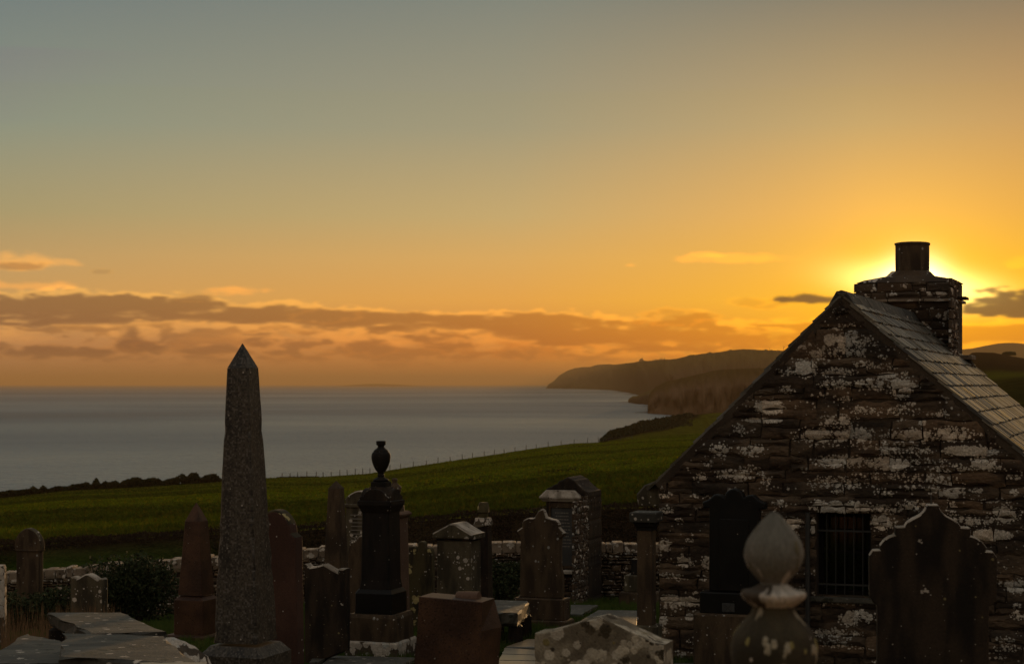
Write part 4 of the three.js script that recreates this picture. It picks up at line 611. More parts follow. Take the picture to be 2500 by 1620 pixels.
{ // 15: ogee headstone
  const pts = [[60, 1010], [72, 985], [78, 520], [60, 505], [48, 480], [70, 462], [88, 450], [[90, 420], [105, 390], [140, 375], [180, 372], [205, 350]], [218, 325], [[228, 312], [245, 300], [262, 312], [270, 330]], [[280, 360], [320, 375], [360, 385], [380, 410], [384, 440]], [400, 462], [430, 488], [420, 515], [395, 530], [396, 760], [404, 800], [412, 880], [410, 1010]].map((p) => Array.isArray(p[0]) ? p.map(z5) : z5(p));
  const px = z5([238, 0])[0], d = 26.4; headstone('ogee_headstone', 'brown ogee topped gravestone with pale lichen rim on a stepped base', px, d, pts, 0.13, [M.brown, M.rim], { base: [[0.76, z5([0, 1010])[1], z5([0, 1182])[1], 0.3], [0.86, z5([0, 1180])[1], null, 0.42]], jit: 0.004 });
}
{ // 16: wall monument
  const d = 34.3, px = z5([432, 0])[0], k = d / F / 3.28 / K, o = thingAt('wall_monument', 'tall rubble wall monument with pediment, cornice and dark inscribed panel', 'monument', px, d), h = (zy) => H(px, z5([0, zy])[1], d), fx = (zx) => (zx - 432) * k / front(px), DP = 0.9;
  part(o, 'wall', slabOf([[fx(262), -0.1], [fx(606), -0.1], [fx(606), h(170)], [fx(560), h(135)], [fx(500), h(80)], [fx(440), h(52)], [fx(395), h(72)], [fx(330), h(110)], [fx(262), h(152)]], DP, 0.03, 0.025, 9), [M.dark, M.dark]).position.z = -DP / 2 - 0.03;
  const R = rng(61); // rubble faces, front right pier and right flank
  for (const [a, b, y0, y1, ry, ox, oz] of [[fx(532), fx(606), 0, h(190), 0, 0, 0], [fx(262), fx(532), 0, h(845), 0, 0, 0], [-DP, 0, 0, h(215), Math.PI / 2, fx(606), -0.0]]) for (const c of courses(a, b, y0, y1, R, 0.08, 0.16, 0.14, 0.34)) { const p = clipPoly(c, [[a, y0], [b, y0], [b, y1], [a, y1]]); if (p.length < 3 || area(p) < 0.002) continue; const s = part(o, 'stone', stoneFace(p, R, { joint: 0.004, proud: 0.02 + R() * 0.02, deep: 0.03 }), M.rubble); s.position.set(ox, 0, oz); s.rotation.y = ry; }
  const wc = fx(560) - fx(236); part(o, 'cornice', move(loft([rect(wc * 0.86, 0.1, 0, 0.01), rect(wc * 0.92, 0.15, 0.035, 0.01), rect(wc, 0.2, 0.06, 0.01), rect(wc, 0.2, 0.085, 0.01), rect(wc * 0.72, 0.06, 0.21, 0.03)]), fx(398), h(240), 0.06), M.rim);
  for (const [x0, x1, y0, y1] of [[303, 320, 775, 248], [508, 526, 775, 248], [320, 508, 290, 248], [320, 508, 775, 752]]) part(o, 'panel_frame', move(block(fx(x1) - fx(x0), h(y1) - h(y0), 0.06, 0, 0.006), (fx(x0) + fx(x1)) / 2, h(y0), 0.045), M.brown);
  part(o, 'panel', move(block(fx(508) - fx(320), h(290) - h(752), 0.03, 0, 0.004), fx(414), h(752), 0.03), M.panel);
  const g = []; for (let r = 0; r < 11; r++) { let x = fx(352) + hash(r, 1, 2) * 0.05; const e = fx(476) - hash(r, 2, 2) * 0.05; while (x < e) { const w = 0.012 + hash(Math.floor(x * 999), r, 3) * 0.02; g.push(move(new THREE.BoxGeometry(w, 0.02, 0.003), x, h(332) - r * 0.062, 0.047)); x += w + 0.01; } } part(o, 'inscription', merge(g), M.inscription);
  part(o, 'sill', move(block(fx(530) - fx(298), 0.07, 0.16, 0, 0.012), fx(414), h(815), 0.07), M.crust);
}
{ // small monument at the wall behind the capped pillar
  const d = 33.5, px = 1487, o = thingAt('wall_tablet', 'small dark tablet on a block at the wall, half hidden by the capped pillar', 'gravestone', px, d), h = (zy) => H(px, zr([0, zy])[1], d);
  part(o, 'tablet', taper(0.3, 0.16, 0.28, 0.14, h(932), h(785)), M.polished); part(o, 'base', move(block(0.5, h(932) - h(1090), 0.36, 0, 0.02), 0, h(1090), 0), M.spotted); part(o, 'base', move(block(0.66, h(1090) + 0.06, 0.46, 0, 0.02), 0, -0.06, 0), M.brown);
}
const stone20 = (px, d, pts, z) => pts.map((p) => Array.isArray(p[0]) ? p.map(z) : z(p)).map((p, i, a) => i === 0 || i === a.length - 1 ? [p[0], foot(d) + 8] : p);
// 18, 19, 20: stones on the left
{ const d = 32, px = z1([235, 0])[0], o = headstone('gothic_headstone', 'pointed oval headed brown gravestone rising above the wall at far left', px, d, stone20(px, d, [[146, 900], [148, 640], [136, 632], [[134, 600], [142, 545], [165, 500], [200, 466], [236, 453], [272, 466], [305, 500], [328, 545], [336, 600]], [334, 632], [324, 640], [322, 900]], z1), 0.14, [M.brown, M.spotted]); part(o, 'band', move(block(0.44, 0.03, 0.18, 0, 0.008), 0, H(px, z1([0, 638])[1], d), 0), M.brown); }
headstone('peaked_headstone', 'small brown gravestone with a curved peak before the dark shrub at left', z1([712, 0])[0], 23, stone20(0, 23, [[588, 1250], [586, 862], [[588, 850], [602, 842], [622, 846], [640, 858]], [[655, 850], [690, 826], [718, 818], [752, 830], [790, 856]], [[800, 862], [815, 850], [828, 850], [836, 862]], [836, 1250]], z1), 0.14, [M.spotted, M.rim], { jit: 0.004 });
headstone('edge_headstone', 'pale gravestone sliver at the extreme left edge of the view', -22, 22, [[-52, foot(22)], [-52, 1320], [-40, 1312], [4, 1312], [6, 1320], [7, foot(22)]], 0.12, [M.crust, M.rim], { jit: 0.004, turn: 0 });
// 27: lichen blotched stone in the foreground
headstone('blotched_headstone', 'broad low gabled gravestone blotched with buff lichen in the foreground', z5([728, 0])[0], 8.5, stone20(0, 8.5, [[205, 1560], [220, 1300], [300, 1294], [430, 1252], [580, 1198], [700, 1165], [752, 1150], [960, 1240], [1172, 1336], [1248, 1346], [1252, 1560]], z5), 0.17, [M.blotch, M.blotch], { jit: 0.004, bevel: 0.008 });
{ // 28: finial close to the camera
  const d = 4.1, px = z6([950, 0])[0], o = thingAt('foreground_finial', 'out of focus lichened stone post finial with pointed bulb, nearest the camera', 'finial', px, d), h = (zy) => H(px, z6([0, zy])[1], d), k = d / F / 3.28 / K;
  part(o, 'bulb', lathe(smoothProfile([[105, 905], [112, 880], [150, 840], [205, 770], [235, 690], [235, 630], [215, 560], [165, 480], [100, 400], [45, 345], [12, 325], [0, 322]], 60).map(([r, y]) => [Math.max(0, r) * k, h(y)]), 36), M.weathered);
  part(o, 'collar', lathe(smoothProfile([[170, 1075], [240, 1020], [262, 985], [250, 955], [180, 940], [110, 900]], 30).map(([r, y]) => [r * k, h(y)]), 36), M.crust);
  part(o, 'vase', lathe(smoothProfile([[250, 1800], [300, 1640], [340, 1500], [345, 1400], [320, 1300], [255, 1210], [190, 1140], [168, 1090], [172, 1070]], 50).map(([r, y]) => [r * k, h(y)]), 40), M.mossyStone);
  part(o, 'post', taper(0.24, 0.24, 0.2, 0.2, -0.05, h(1790), 0.02), M.brown);
}
{ // 29: stepped headstone before the gable
  const L = [[905, 262], [868, 262], [858, 275], [[855, 285], [840, 315], [800, 350], [745, 380], [705, 410], [688, 440]], [620, 443], [614, 448], [614, 508], [[612, 508], [570, 522], [530, 550], [505, 580], [495, 595]], [496, 628], [440, 632], [412, 675], [410, 700], [412, 1000], [440, 1050], [470, 1065], [474, 1120], [468, 1600]], mir = (p) => [1812 - p[0], p[1]];
  const left = L.slice(1).reverse().map((p) => Array.isArray(p[0]) ? p.slice().reverse().map(z7) : z7(p)), right = L.slice(1).map((p) => Array.isArray(p[0]) ? p.map(mir).map(z7) : z7(mir(p)));
  const pts = [...left, ...right], px = z7([906, 0])[0], d = 10; pts[0] = [pts[0][0], foot(d)]; pts[pts.length - 1] = [pts[pts.length - 1][0], foot(d)];
  const o = headstone('stepped_headstone', 'large dark gravestone with stepped scrolled top in front of the house gable', px, d, pts, 0.1, [M.dark, M.rim], { bevel: 0.006 }); o.rotation.y = -0.14;
  part(o, 'iron_pin', move(new THREE.CylinderGeometry(0.004, 0.004, 0.06, 6), -0.005, H(px, z7([0, 262])[1], d) + 0.02, 0), M.iron);
}
{ // 30: capped pillar at the house corner
  const d = 18.6, px = z7([0, 0])[0] && zr([380, 0])[0], k = d / F / 3.855 / K, o = thingAt('capped_pillar', 'square pillar stone with heavy flat cap at the left corner of the house', 'gravestone', px, d), h = (zy) => H(px, zr([0, zy])[1], d), w = 142 * k / front(px);
  part(o, 'shaft', loft([rect(w, w * 1.1, h(1402), 0.008), rect(w * 0.98, w * 1.08, h(512), 0.008)]), M.brown);
  part(o, 'necking', loft([rect(w * 1.08, w * 1.18, h(514), 0.006), rect(w * 1.08, w * 1.18, h(490), 0.006), rect(w * 1.28, w * 1.4, h(470), 0.006), rect(w * 1.28, w * 1.4, h(450), 0.006), rect(w * 1.5, w * 1.62, h(432), 0.006)]), M.column);
  part(o, 'cap', loft([rect(w * 1.72, w * 2, h(430), 0.008), rect(w * 1.74, w * 2.02, h(352), 0.008), rect(w * 1.64, w * 1.9, h(340), 0.008)]), M.slab);
  part(o, 'base', move(block(w * 1.5, h(1400) + 0.06, w * 1.5, 0, 0.015), 0.02, -0.06, 0), M.spotted);
}
{ // 31: black memorial against the gable
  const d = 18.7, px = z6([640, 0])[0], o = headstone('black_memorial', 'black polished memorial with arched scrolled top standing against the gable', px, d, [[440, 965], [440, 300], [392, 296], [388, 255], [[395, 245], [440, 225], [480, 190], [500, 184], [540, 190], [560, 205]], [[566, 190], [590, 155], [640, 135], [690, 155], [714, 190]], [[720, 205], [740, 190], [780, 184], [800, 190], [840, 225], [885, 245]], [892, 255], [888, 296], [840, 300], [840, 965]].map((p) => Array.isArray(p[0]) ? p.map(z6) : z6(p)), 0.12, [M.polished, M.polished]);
  const k = d / F / 3.28 / K, h = (zy) => H(px, z6([0, zy])[1], d); part(o, 'base', move(block(530 * k, h(962) - h(1130), 0.26, 0, 0.01), 0, h(1130), 0.02), M.polished); part(o, 'plinth', move(block(620 * k, h(1128) + 0.06, 0.34, 0, 0.02), 0, -0.06, 0.02), M.brown);
  part(o, 'inscription_panel', move(block(235 * k, h(380) - h(950), 0.02, 0, 0.004), 0, h(950), 0.062), M.panel).material = M.polished;
  const e = part(o, 'emblem_plaque', move(block(100 * k, 68 * k, 0.012, 0, 0.003), -30 * k, h(1112), 0.152), M.panel); for (const s of [-1, 1]) { const b = part(e, 'emblem_bar', boxUV(new THREE.BoxGeometry(0.012, 62 * k * 1.3, 0.006)), M.iron); b.position.set(-30 * k, h(1078), 0.16 + s * 0.0015); b.rotation.z = s * 0.75; }
}
{ // 26: fallen coped stone
  const d = 13.2, px = 425, o = thingAt('fallen_stone', 'pale lichen crusted coped stone lying left of the tall obelisk base', 'gravestone', px, d), R = rng(71), rings = [], h = (py) => H(px, py, d), n = 12;
  for (let i = 0; i <= 10; i++) { const t = i / 10, x = lerp(-0.16, 0.19, t), top = lerp(h(1478), h(1530), t * t) - (i === 0 || i === 10 ? 0.05 : 0), q = []; for (let a = 0; a < n; a++) { const th = a / n * 6.283, y = Math.max(-0.05, top * 0.5 + Math.sin(th) * top * 0.5); q.push([x + (R() - 0.5) * 0.02, y + (R() - 0.5) * 0.02, -Math.cos(th) * 0.22 * (1 + (R() - 0.5) * 0.15)]); } rings.push(q); }
  part(o, 'stone', loft(rings), M.crust); o.rotation.y = -0.1;
}
const groundPoint = ([px, py], up = 0.05) => { let d = 20; for (let i = 0; i < 60; i++) d = lerp(d, (EYE - G(X(px, d), d) - up) * F / (py - EY), 0.6); return [X(px, d), d]; };
// grave kerbs among the dead grass
for (const [a, b, label] of [[[170, 1150], [570, 1082], 'sloping pale grave kerb among dead grass beside the peaked gravestone'], [[-30, 1140], [150, 1132], 'short pale grave kerb lying near the left edge of the view']]) {
  const p = groundPoint(z1(a), 0.14), q = groundPoint(z1(b), 0.14), cx = (p[0] + q[0]) / 2, cd = (p[1] + q[1]) / 2, L = Math.hypot(p[0] - q[0], p[1] - q[1]), o = thing('grave_kerb', label, 'kerb', cx, G(cx, cd), -cd, 0);
  const m = part(o, 'kerb_stone', block(L, 0.3, 0.1, -0.16, 0.015), M.crust); m.rotation.order = 'YZX'; m.rotation.y = Math.atan2(q[1] - p[1], q[0] - p[0]); m.rotation.z = Math.atan2(G(...q) - G(...p), L);
}
// flat ledger stones let into the ground: picture columns and rows of their corners
const ledgerAreas = [];
const ledgerLabels = ['wet shining paving slab at the bottom edge, right of the red block', 'second wet paving slab from the bottom edge, right of the red block', 'third wet paving slab from the bottom edge, right of the red block', 'narrow wet paving slab at the end of the path before the stepped base', 'large flat ledger stone on the grass left of the capped pillar', 'grey ledger stone lying behind the base of the ogee gravestone', 'dark flat ledger stone in front of the urn monument footing', 'pale ledger stone at the foot of the house beside the blotched gravestone', 'pale flat slab by the grass right of the urn monument footing', 'wide wet ledger stone below the dark scrolled gravestone'];
[[[[690, 1560], [1060, 1560], [1075, 1519], [715, 1512]], z4], [[[715, 1508], [1075, 1514], [1085, 1474], [740, 1462]], z4], [[[740, 1458], [1085, 1469], [1095, 1432], [760, 1410]], z4], [[[770, 1404], [1100, 1404], [1230, 1338], [940, 1342]], z4], [[[500, 1225], [1000, 1240], [1010, 1112], [690, 1108]], z5], [[[470, 1140], [560, 1142], [690, 1068], [470, 1066]], z5], [[[210, 1560], [740, 1560], [850, 1498], [300, 1485]], z3], [[[120, 1560], [640, 1560], [640, 1532], [150, 1532]], z6], [[[862, 1500], [905, 1500], [905, 1410], [865, 1412]], z3], [[[150, 1530], [210, 1528], [300, 1480], [180, 1490]], z3]].forEach(([c, z], i) => {
  const p = c.map((q) => groundPoint(z(q))); ledgerAreas.push(area(p) < 0 ? p.slice().reverse() : p); const cx = p.reduce((s, q) => s + q[0], 0) / 4, cd = p.reduce((s, q) => s + q[1], 0) / 4, cy = G(cx, cd), R = rng(300 + i), ring = (dy, s) => { const out = []; p.forEach((a, k) => { const b = p[(k + 1) % 4]; for (let j = 0; j < 6; j++) { const t = j / 6, x = cx + (lerp(a[0], b[0], t) - cx) * s, d = cd + (lerp(a[1], b[1], t) - cd) * s; out.push([x - cx + (R() - 0.5) * 0.015, G(x, d) - cy + dy, -(d - cd) + (R() - 0.5) * 0.015]); } }); return out; };
  const o = shadowed(new THREE.Mesh(loft([ring(-0.06, 1), ring(0.035, 1), ring(0.05, 0.985)]), i < 4 || i === 7 ? M.wet : M.slab)); o.name = numbered('ledger_stone'); o.position.set(cx, cy, -cd); scene.add(o); tag(o, ledgerLabels[i], 'ledger stone', 'flat stones let into the churchyard ground');
});
console.log('monuments');

/* ---------- churchyard wall, plants, fence, far details ---------- */
{ // dry stone wall across the view at 35.5 m
  const d = 35.5, R = rng(808), o = thing('churchyard_wall', 'dry stone churchyard wall topped by pale upright coping stones', 'wall', 0, 0, -d, 0), x0 = X(-60, d), x1 = X(1640, d), Hw = 1.1;
  const seen = [[1370, 1485], [1138, 1218], [925, 1022], [708, 768], [84, 265], [395, 440]].map(([a, b]) => [X(a, d), X(b, d)]), isSeen = (x) => seen.some(([a, b]) => x > a && x < b), rest = [], backing = [];
  for (let x = x0; x < x1; x += 0.5) { const g = new THREE.BoxGeometry(0.502, Hw - 0.12, 0.42); g.translate(x + 0.25, G(x + 0.25, d) + (Hw - 0.12) / 2 - 0.06, -0.24); backing.push(boxUV(g)); }
  part(o, 'core', merge(backing), M.mortar);
  for (const c of courses(x0, x1, 0, Hw - 0.18, R, 0.055, 0.13, 0.1, 0.36)) {
    const xm = (c[0][0] + c[1][0]) / 2, p = c.map(([x, y]) => [x, y + G(xm, d) - 0.02]); const g = stoneFace(p, R, { joint: 0.006, proud: 0.03 + 0.04 * R(), deep: 0.04, edge: 0.02, rnd: 0.016, step: 0.12, tint: 0.9 });
    if (isSeen(xm)) part(o, 'stone', g, M.dyke); else rest.push(g);
  }
  const st = part(o, 'rubble', merge(rest), M.dyke); st.userData.kind = 'stuff';
  for (let x = x0; x < x1;) { const w = 0.12 + R() * 0.2, hh = 0.16 + R() * 0.05; const g = block(w - 0.012, hh, 0.46, 0, 0.015); const m = part(o, 'coping_stone', g, M.coping); m.position.set(x + w / 2, G(x, d) + Hw - 0.2, -0.2); m.rotation.z = (R() - 0.5) * 0.08; x += w; }
}
// leaves: a mass of small bent faces
function leafMesh(n, place, size, R) {
  const P = [], t = V(), q = new THREE.Quaternion(), e = new THREE.Euler();
  for (let i = 0; i < n; i++) { const c = place(i); if (!c) continue; const s = size * (0.6 + 0.8 * R()); q.setFromEuler(e.set(R() * 6.3, R() * 6.3, R() * 6.3)); const v = [[-0.5, 0, 0], [0, -0.28, 0.08], [0.5, 0, 0], [0, 0.28, 0.08]].map((a) => t.set(...a).multiplyScalar(s).applyQuaternion(q).toArray().map((k, j) => k + c[j])); P.push(...v[0], ...v[1], ...v[2], ...v[0], ...v[2], ...v[3]); }
  const g = new THREE.BufferGeometry(); g.setAttribute('position', new THREE.Float32BufferAttribute(P, 3)); g.computeVertexNormals(); return g;
}
M.leaf = new THREE.MeshPhysicalMaterial({ color: new THREE.Color(0.035, 0.042, 0.016), roughness: 0.9, specularIntensity: 0.3, side: THREE.DoubleSide });
M.gorse = new THREE.MeshPhysicalMaterial({ color: new THREE.Color(0.035, 0.032, 0.012), roughness: 0.95, specularIntensity: 0.2, side: THREE.DoubleSide });
M.straw = new THREE.MeshPhysicalMaterial({ color: new THREE.Color(0.16, 0.09, 0.045), roughness: 0.9, specularIntensity: 0.3, side: THREE.DoubleSide });
M.grass = new THREE.MeshPhysicalMaterial({ color: new THREE.Color(0.06, 0.085, 0.015), roughness: 0.9, specularIntensity: 0.25, side: THREE.DoubleSide });
M.bark = plain([0.05, 0.035, 0.025]);
function stems(R, list) { return merge(list.map(([a, b, r]) => { const A = V(...a), B = V(...b), g = new THREE.CylinderGeometry(r * 0.6, r, A.distanceTo(B), 6); g.applyQuaternion(new THREE.Quaternion().setFromUnitVectors(V(0, 1, 0), B.clone().sub(A).normalize())); g.translate((A.x + B.x) / 2, (A.y + B.y) / 2, (A.z + B.z) / 2); return g; })); }
function shrub(name, label, px, d, w, h, dp, n, size, m, seed, group) {
  const R = rng(seed), x = X(px, d), o = thing(name, label, 'shrub', x, G(x, d), -d, 0, group), lobes = []; for (let i = 0; i < 9; i++) lobes.push([(R() - 0.5) * w * 0.8, h * (0.25 + 0.5 * R()), (R() - 0.5) * dp * 0.7, 0.25 + 0.25 * R()]);
  part(o, 'foliage', leafMesh(n, () => { const l = lobes[Math.floor(R() * 9)], a = R() * 6.28, b = Math.acos(2 * R() - 1), r = l[3] * (0.55 + 0.5 * R()) * Math.min(1, 0.5 + R()); const p = [l[0] + Math.sin(b) * Math.cos(a) * r * w * 0.8, l[1] + Math.cos(b) * r * h, l[2] + Math.sin(b) * Math.sin(a) * r * dp]; return p[1] > 0 && p[1] < h ? p : null; }, size, R), m);
  part(o, 'stem', stems(R, lobes.map((l) => [[l[0] * 0.4, -0.05, l[2] * 0.4], [l[0], l[1], l[2]], 0.025])), M.bark); return o;
}
shrub('dark_shrub', 'largest dark leafy shrub against the wall left of the red obelisk', 330, 31.5, 1.5, 1.25, 1.2, 9000, 0.075, M.leaf, 21, 'dark shrubs along the wall');
shrub('dark_shrub', 'dark leafy shrub left of the peaked gravestone below the wall', 150, 31, 1.1, 0.75, 1, 5000, 0.07, M.leaf, 22, 'dark shrubs along the wall');
shrub('dark_shrub', 'dark shrub growing at the foot of the gothic gravestone', 45, 30.5, 0.9, 0.7, 0.8, 4500, 0.07, M.leaf, 23, 'dark shrubs along the wall');
shrub('dark_shrub', 'low dark shrub between the pedimented pillar and the ogee gravestone', 1165, 33.5, 0.75, 0.8, 0.7, 4500, 0.06, M.leaf, 24, 'dark shrubs along the wall');
{ // gorse along the cliff edge
  const R = rng(31), spots = []; for (let px = -120; px < 515; px += 6) spots.push([px + R() * 8, 0]); for (let px = 650; px < 735; px += 6) spots.push([px, 1]); for (let px = 1120; px < 1160; px += 8) spots.push([px + 50, 2]);
  const tall = curve([[-120, 26], [0, 22], [60, 24], [150, 18], [230, 30], [330, 28], [380, 20], [430, 30], [500, 26], [515, 14]]);
  const g = leafMesh(26000, () => { const s = spots[Math.floor(R() * spots.length)], px = s[0] + (R() - 0.5) * 14, d = fieldFarD(px) - 2 + R() * 6, hp = (s[1] === 0 ? tall(px) * (0.55 + 0.55 * vn(px * 0.09, 3, 5)) : s[1] === 1 ? 6 : 4); return [X(px, d), Y(fieldFar(px) + 6, d) + R() ** 0.7 * hp * d / F, -d]; }, 0.55, R);
  const o = shadowed(new THREE.Mesh(g, M.gorse)); o.name = 'gorse_thicket'; o.userData.kind = 'stuff'; tag(o, 'dark gorse thicket along the cliff edge of the green field', 'gorse'); scene.add(o);
}
{ // heather and bracken on the field bank, and brush on the brown slope
  const R = rng(33), g = leafMesh(30000, () => { const px = -60 + R() * 1760, d = (px < 600 ? 65.2 : 63.5) + R() * (px < 600 ? 4.2 : 6), n = vn(px * 0.03, 1, 9); return [X(px, d), Y(fieldNear(px) + 3, 67) + (d < 67 ? -(67 - d) * 0.3 : 0) + R() * 0.16 * (0.3 + n), -d]; }, 0.09, R), o = shadowed(new THREE.Mesh(g, new THREE.MeshPhysicalMaterial({ color: new THREE.Color(0.03, 0.018, 0.01), roughness: 0.95, specularIntensity: 0.2, side: THREE.DoubleSide }))); o.name = 'bracken'; o.userData.kind = 'stuff'; tag(o, 'brown bracken covering the bank between churchyard and field', 'bracken'); scene.add(o);
  const b = leafMesh(9000, () => { const px = 1395 + R() * 215, t = R(), dC = bankD(px), dB = fieldFarD(px), d = lerp(dC, lerp(dB, dC, 0.45), t * t), y = Y(lerp(bankOut(px), lerp(bankOut(px), fieldFar(px), 0.6), t * t) + 1, d); return [X(px, d), y + R() * 1.1 * vn(px * 0.2, t * 9, 4), -d]; }, 0.9, R), q = shadowed(new THREE.Mesh(b, M.gorse)); q.name = 'cliff_scrub'; q.userData.kind = 'stuff'; tag(q, 'dark scrub on the brown slope above the sea', 'scrub'); scene.add(q);
}
{ // grass of the churchyard and dead stalks
  const R = rng(41), bl = []; for (let i = 0; i < 14; i++) { const a = R() * 6.28, r = R() * 0.06, hh = 0.04 + R() * 0.06, l = (R() - 0.5) * 0.06, x = Math.cos(a) * r, z = Math.sin(a) * r; const g = new THREE.BufferGeometry(); g.setAttribute('position', new THREE.Float32BufferAttribute([x - 0.004, 0, z, x + 0.004, 0, z, x + l, hh, z + l * 0.5], 3)); g.computeVertexNormals(); bl.push(g); }
  const n = 16000, im = new THREE.InstancedMesh(mergeGeometries(bl), M.grass, n), m = new THREE.Matrix4(), q = new THREE.Quaternion(), e = new THREE.Euler(); let k = 0;
  for (let i = 0; i < n; i++) { const d = 12 + R() * 24, px = -80 + R() * 1900, x = X(px, d); if (ledgerAreas.some((a) => a.every((q, j) => { const b = a[(j + 1) % 4]; return (b[0] - q[0]) * (d - q[1]) - (b[1] - q[1]) * (x - q[0]) > -0.08; }))) continue; m.compose(V(x, G(x, d) - 0.005, -d), q.setFromEuler(e.set(0, R() * 6.28, 0)), V(1, 0.6 + R() * 0.9, 1)); im.setMatrixAt(k++, m); }
  im.count = k; shadowed(im); im.name = 'grass'; im.userData.kind = 'stuff'; tag(im, 'short green grass between the graves', 'grass'); scene.add(im);
  const P = []; for (let i = 0; i < 1500; i++) { const px = R() < 0.75 ? R() * 260 : 150 + R() * 120, d = 17.6 + R() * 5, x = X(px, d), y = G(x, d), hh = (0.15 + R() * 0.45), l = (R() - 0.5) * 0.25, w = 0.0035; P.push(x - w, y, -d, x + w, y, -d, x + l, y + hh, -d + l * 0.4); if (R() < 0.5) P.push(x + l * 0.7, y + hh * 0.75, -d, x + l * 0.7 + 0.006, y + hh * 0.75, -d, x + l * 0.7 + 0.05 * (R() - 0.5), y + hh * 1.05, -d); }
  const g = new THREE.BufferGeometry(); g.setAttribute('position', new THREE.Float32BufferAttribute(P, 3)); g.computeVertexNormals(); const o = shadowed(new THREE.Mesh(g, M.straw)); o.name = 'dead_grass'; o.userData.kind = 'stuff'; tag(o, 'rusty dead grass stalks around the left table tomb', 'dead grass'); scene.add(o);
}
{ // tufts of pasture grass
  const R = rng(43), bl = []; for (let i = 0; i < 7; i++) { const a = R() * 6.28, r = R() * 0.16, hh = 0.07 + R() * 0.1, l = (R() - 0.5) * 0.12, x = Math.cos(a) * r, z = Math.sin(a) * r; const g = new THREE.BufferGeometry(); g.setAttribute('position', new THREE.Float32BufferAttribute([x - 0.03, 0, z, x + 0.03, 0, z, x + l, hh, z + l * 0.5], 3)); g.computeVertexNormals(); bl.push(g); }
  const n = 70000, im = new THREE.InstancedMesh(mergeGeometries(bl), new THREE.MeshPhysicalMaterial({ color: 0xffffff, roughness: 1, specularIntensity: 0, transmission: 0.4, thickness: 0, side: THREE.DoubleSide }), n), m = new THREE.Matrix4(), q = new THREE.Quaternion(), e = new THREE.Euler(), c = new THREE.Color(); let k = 0;
  const ray = new THREE.Vector3(), ground = scene.getObjectByName('ground'), P = ground.geometry.attributes.position, rows = ground.userData.rows, colsX = ground.userData.cols; delete ground.userData.rows; delete ground.userData.cols;
  while (k < n) { const ci = Math.floor(R() * (colsX.length - 1)); if (colsX[ci] < -30 || colsX[ci] > 1700) continue; const rj = 22 + Math.floor(R() ** 1.4 * 45), u = R(), v = R(), a = ci * rows + rj, b = a + rows, w = [(1 - u) * (1 - v), u * (1 - v), (1 - u) * v, u * v], id = [a, b, a + 1, b + 1], f = (g) => id.reduce((t, h, z) => t + w[z] * g(h), 0);
    const x = f((h) => P.getX(h)), y = f((h) => P.getY(h)), z = f((h) => P.getZ(h)), t = fbm(x * 0.05, z * 0.05, 83, 4); if (R() > 0.25 + t) continue;
    m.compose(V(x, y - 0.01, z), q.setFromEuler(e.set(0, R() * 6.28, 0)), V(1, 0.5 + R() * 1.1, 1)); im.setMatrixAt(k, m); const l = 0.6 + R() * 0.7, dry = R() < 0.2 ? 1 : 0; const pt = 0.65 + 0.8 * sm(0.35, 0.65, fbm(x * 0.014, z * 0.03, 85, 4)); im.setColorAt(k++, c.setRGB((0.064 + dry * 0.04) * l * pt, (0.086 + dry * 0.005) * l * pt, 0.008 * l)); }
  shadowed(im); im.name = 'pasture_grass'; im.userData.kind = 'stuff'; tag(im, 'short tufted grass of the green field above the sea', 'grass'); scene.add(im);
}
{ // post and wire fence on the cliff edge
  const R = rng(51), px0 = 655, o = thing('wire_fence', 'post and wire fence along the cliff edge of the field', 'fence', 0, 0, 0, 0), tops = []; let px = px0, i = 0;
  while (px < 1475) { const d = fieldFarD(px) - 1, yb = Y(fieldFar(px), d + 1), hh = 0.95 + R() * 0.35, m = part(o, 'post', move(new THREE.CylinderGeometry(0.075, 0.09, hh + 0.3, 6), 0, (hh - 0.3) / 2, 0), M.wood); m.position.set(X(px, d), yb, -d); m.rotation.z = (R() - 0.5) * 0.12; tops.push([X(px, d), yb, -d]); px += (i++ < 12 ? 19 : 27) * (0.85 + 0.3 * R()); }
  for (const hh of [0.45, 0.85]) part(o, 'wire', stems(R, tops.slice(1).map((b, k) => [[tops[k][0], tops[k][1] + hh, tops[k][2]], [b[0], b[1] + hh, b[2]], 0.012])), M.wire);
}
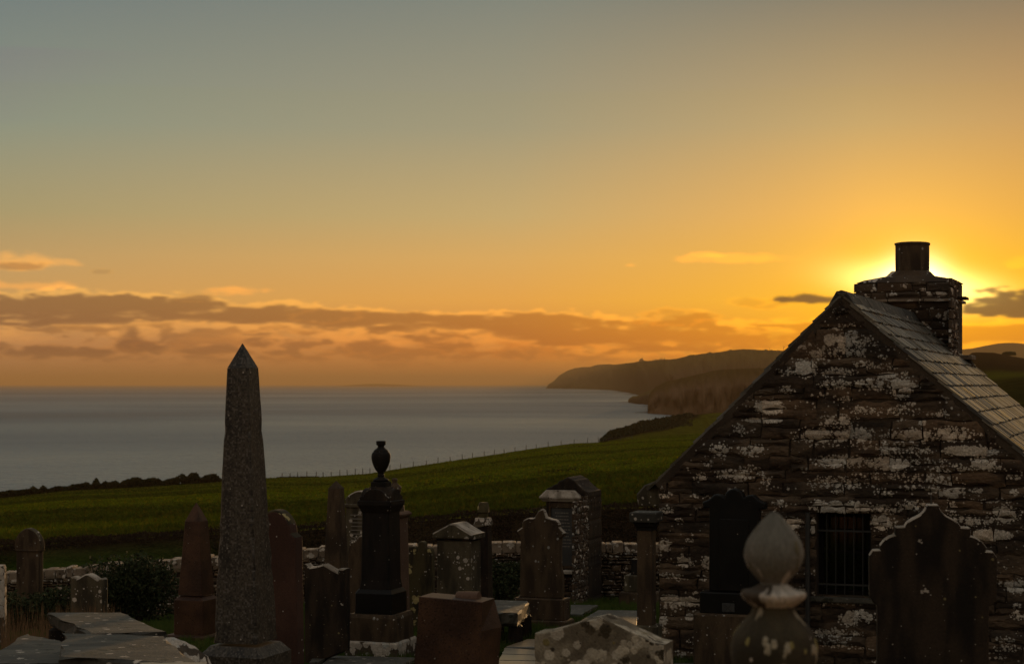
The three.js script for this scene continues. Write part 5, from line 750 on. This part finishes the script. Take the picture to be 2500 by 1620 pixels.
{ // farm, conifers and masts on the far ridge; lone tree at the right
  const d = 10800, ridge = (zx, zy) => { const p = zh([zx, zy]); return [X(p[0], d), Y(p[1], d)]; };
  const [fx, fy] = ridge(905, 449), f = thing('far_farmhouse', 'tiny farmhouse silhouette on the skyline of the far headland', 'house', fx, fy - 3, -d, 0.2); part(f, 'wall', move(new THREE.BoxGeometry(26, 9, 14), 0, 4, 0), M.dark); const rf = part(f, 'roof', slabOf([[-14, 8], [14, 8], [3, 21], [-3, 21]], 15, 0.2), M.dark); part(rf, 'chimney', move(new THREE.BoxGeometry(3, 7, 3), 4, 22, 0), M.dark);
  const R = rng(66); for (let i = 0; i < 12; i++) { const [x, y] = ridge(1000 + i * 9 + R() * 4, 441 - i * 0.5), hh = 9 + R() * 9, t = thing('far_conifer', ['leftmost tiny conifer of the row on the far skyline, nearest the farmhouse', 'second tiny conifer from the left in the row on the far skyline', 'third tiny conifer from the left in the row on the far skyline', 'fourth tiny conifer from the left in the row on the far skyline', 'fifth tiny conifer from the left in the row on the far skyline', 'sixth tiny conifer from the left in the row on the far skyline', 'sixth tiny conifer from the right in the row on the far skyline', 'fifth tiny conifer from the right in the row on the far skyline', 'fourth tiny conifer from the right in the row on the far skyline', 'third tiny conifer from the right in the row on the far skyline', 'second tiny conifer from the right in the row on the far skyline', 'rightmost tiny conifer of the row on the far skyline'][i], 'tree', x, y - 4, -d, 0, 'row of conifers on the far headland'); part(t, 'trunk', move(new THREE.CylinderGeometry(0.6, 1, hh * 0.5, 6), 0, hh * 0.25, 0), M.bark); const rr = [[0.1, hh * 0.15]]; for (let k = 0; k < 6; k++) { rr.push([(5 - k * 0.8) * (0.8 + 0.4 * R()), hh * (0.2 + k * 0.14)]); rr.push([(3.4 - k * 0.5), hh * (0.26 + k * 0.14)]); } rr.push([0.1, hh * 1.15]); part(t, 'crown', lathe(rr, 9), M.leaf); }
  const masts = [[1076, 434, 24, 'thin radio mast beside the conifers on the far skyline'], [1970, 355, 22, 'plain thin mast on the far skyline left of the house roof'], [2087, 358, 34, 'thin wind turbine on the far skyline nearest the house roof']];
  masts.forEach(([zx, zy, hz2, label], i) => { const [x, y] = ridge(zx, zy), hh = hz2 / 3.4 / K / F * d, o = thing(i === 2 ? 'wind_turbine' : 'mast', label, i === 2 ? 'wind turbine' : 'mast', x, y - 3, -d, 0); part(o, 'tower', move(new THREE.CylinderGeometry(0.8, 1.6, hh, 8), 0, hh / 2, 0), M.iron); if (i === 2) for (let k = 0; k < 3; k++) { const b = part(o, 'blade', move(new THREE.BoxGeometry(1.2, hh * 0.34, 0.5), 0, hh * 0.17, 0), M.iron); b.position.set(0, hh, 1.4); b.rotation.z = 0.5 + k * 2.094; } else part(o, 'crossarm', move(new THREE.BoxGeometry(6, 0.8, 0.8), 0, hh * 0.9, 0), M.iron); });
  const td = 1640, tp = [(2200 + 815 / 3.084) / K, (650 + 690 / 3.084) / K], tx = X(tp[0], td), ty = Y(tp[1], td) - 2, t = thing('lone_tree', 'lone spreading tree silhouette on the brown ridge right of the chimney', 'tree', tx, ty, -td, 0), RT = rng(9);
  part(t, 'trunk', stems(RT, [[[0, -1, 0], [0.2, 4, 0], 0.5], [[0.2, 3, 0], [-3, 6.5, 0.5], 0.3], [[0.2, 3.4, 0], [3.4, 6.4, -0.5], 0.3], [[0.2, 4, 0], [0.5, 8, 0], 0.26]]), M.bark);
  part(t, 'crown', leafMesh(2600, () => { const a = RT() * 6.28, r = Math.sqrt(RT()), y = 4.6 + RT() * 4 * Math.sqrt(1 - r * r * 0.85) * (0.7 + 0.4 * vn(a * 2, r * 3, 6)); return [Math.cos(a) * r * 6.4, y, Math.sin(a) * r * 5]; }, 0.75, RT), M.leaf);
}
scene.traverse((o) => { if (o.isMesh) o.castShadow = o.receiveShadow = true; });
renderer.render(scene, camera);
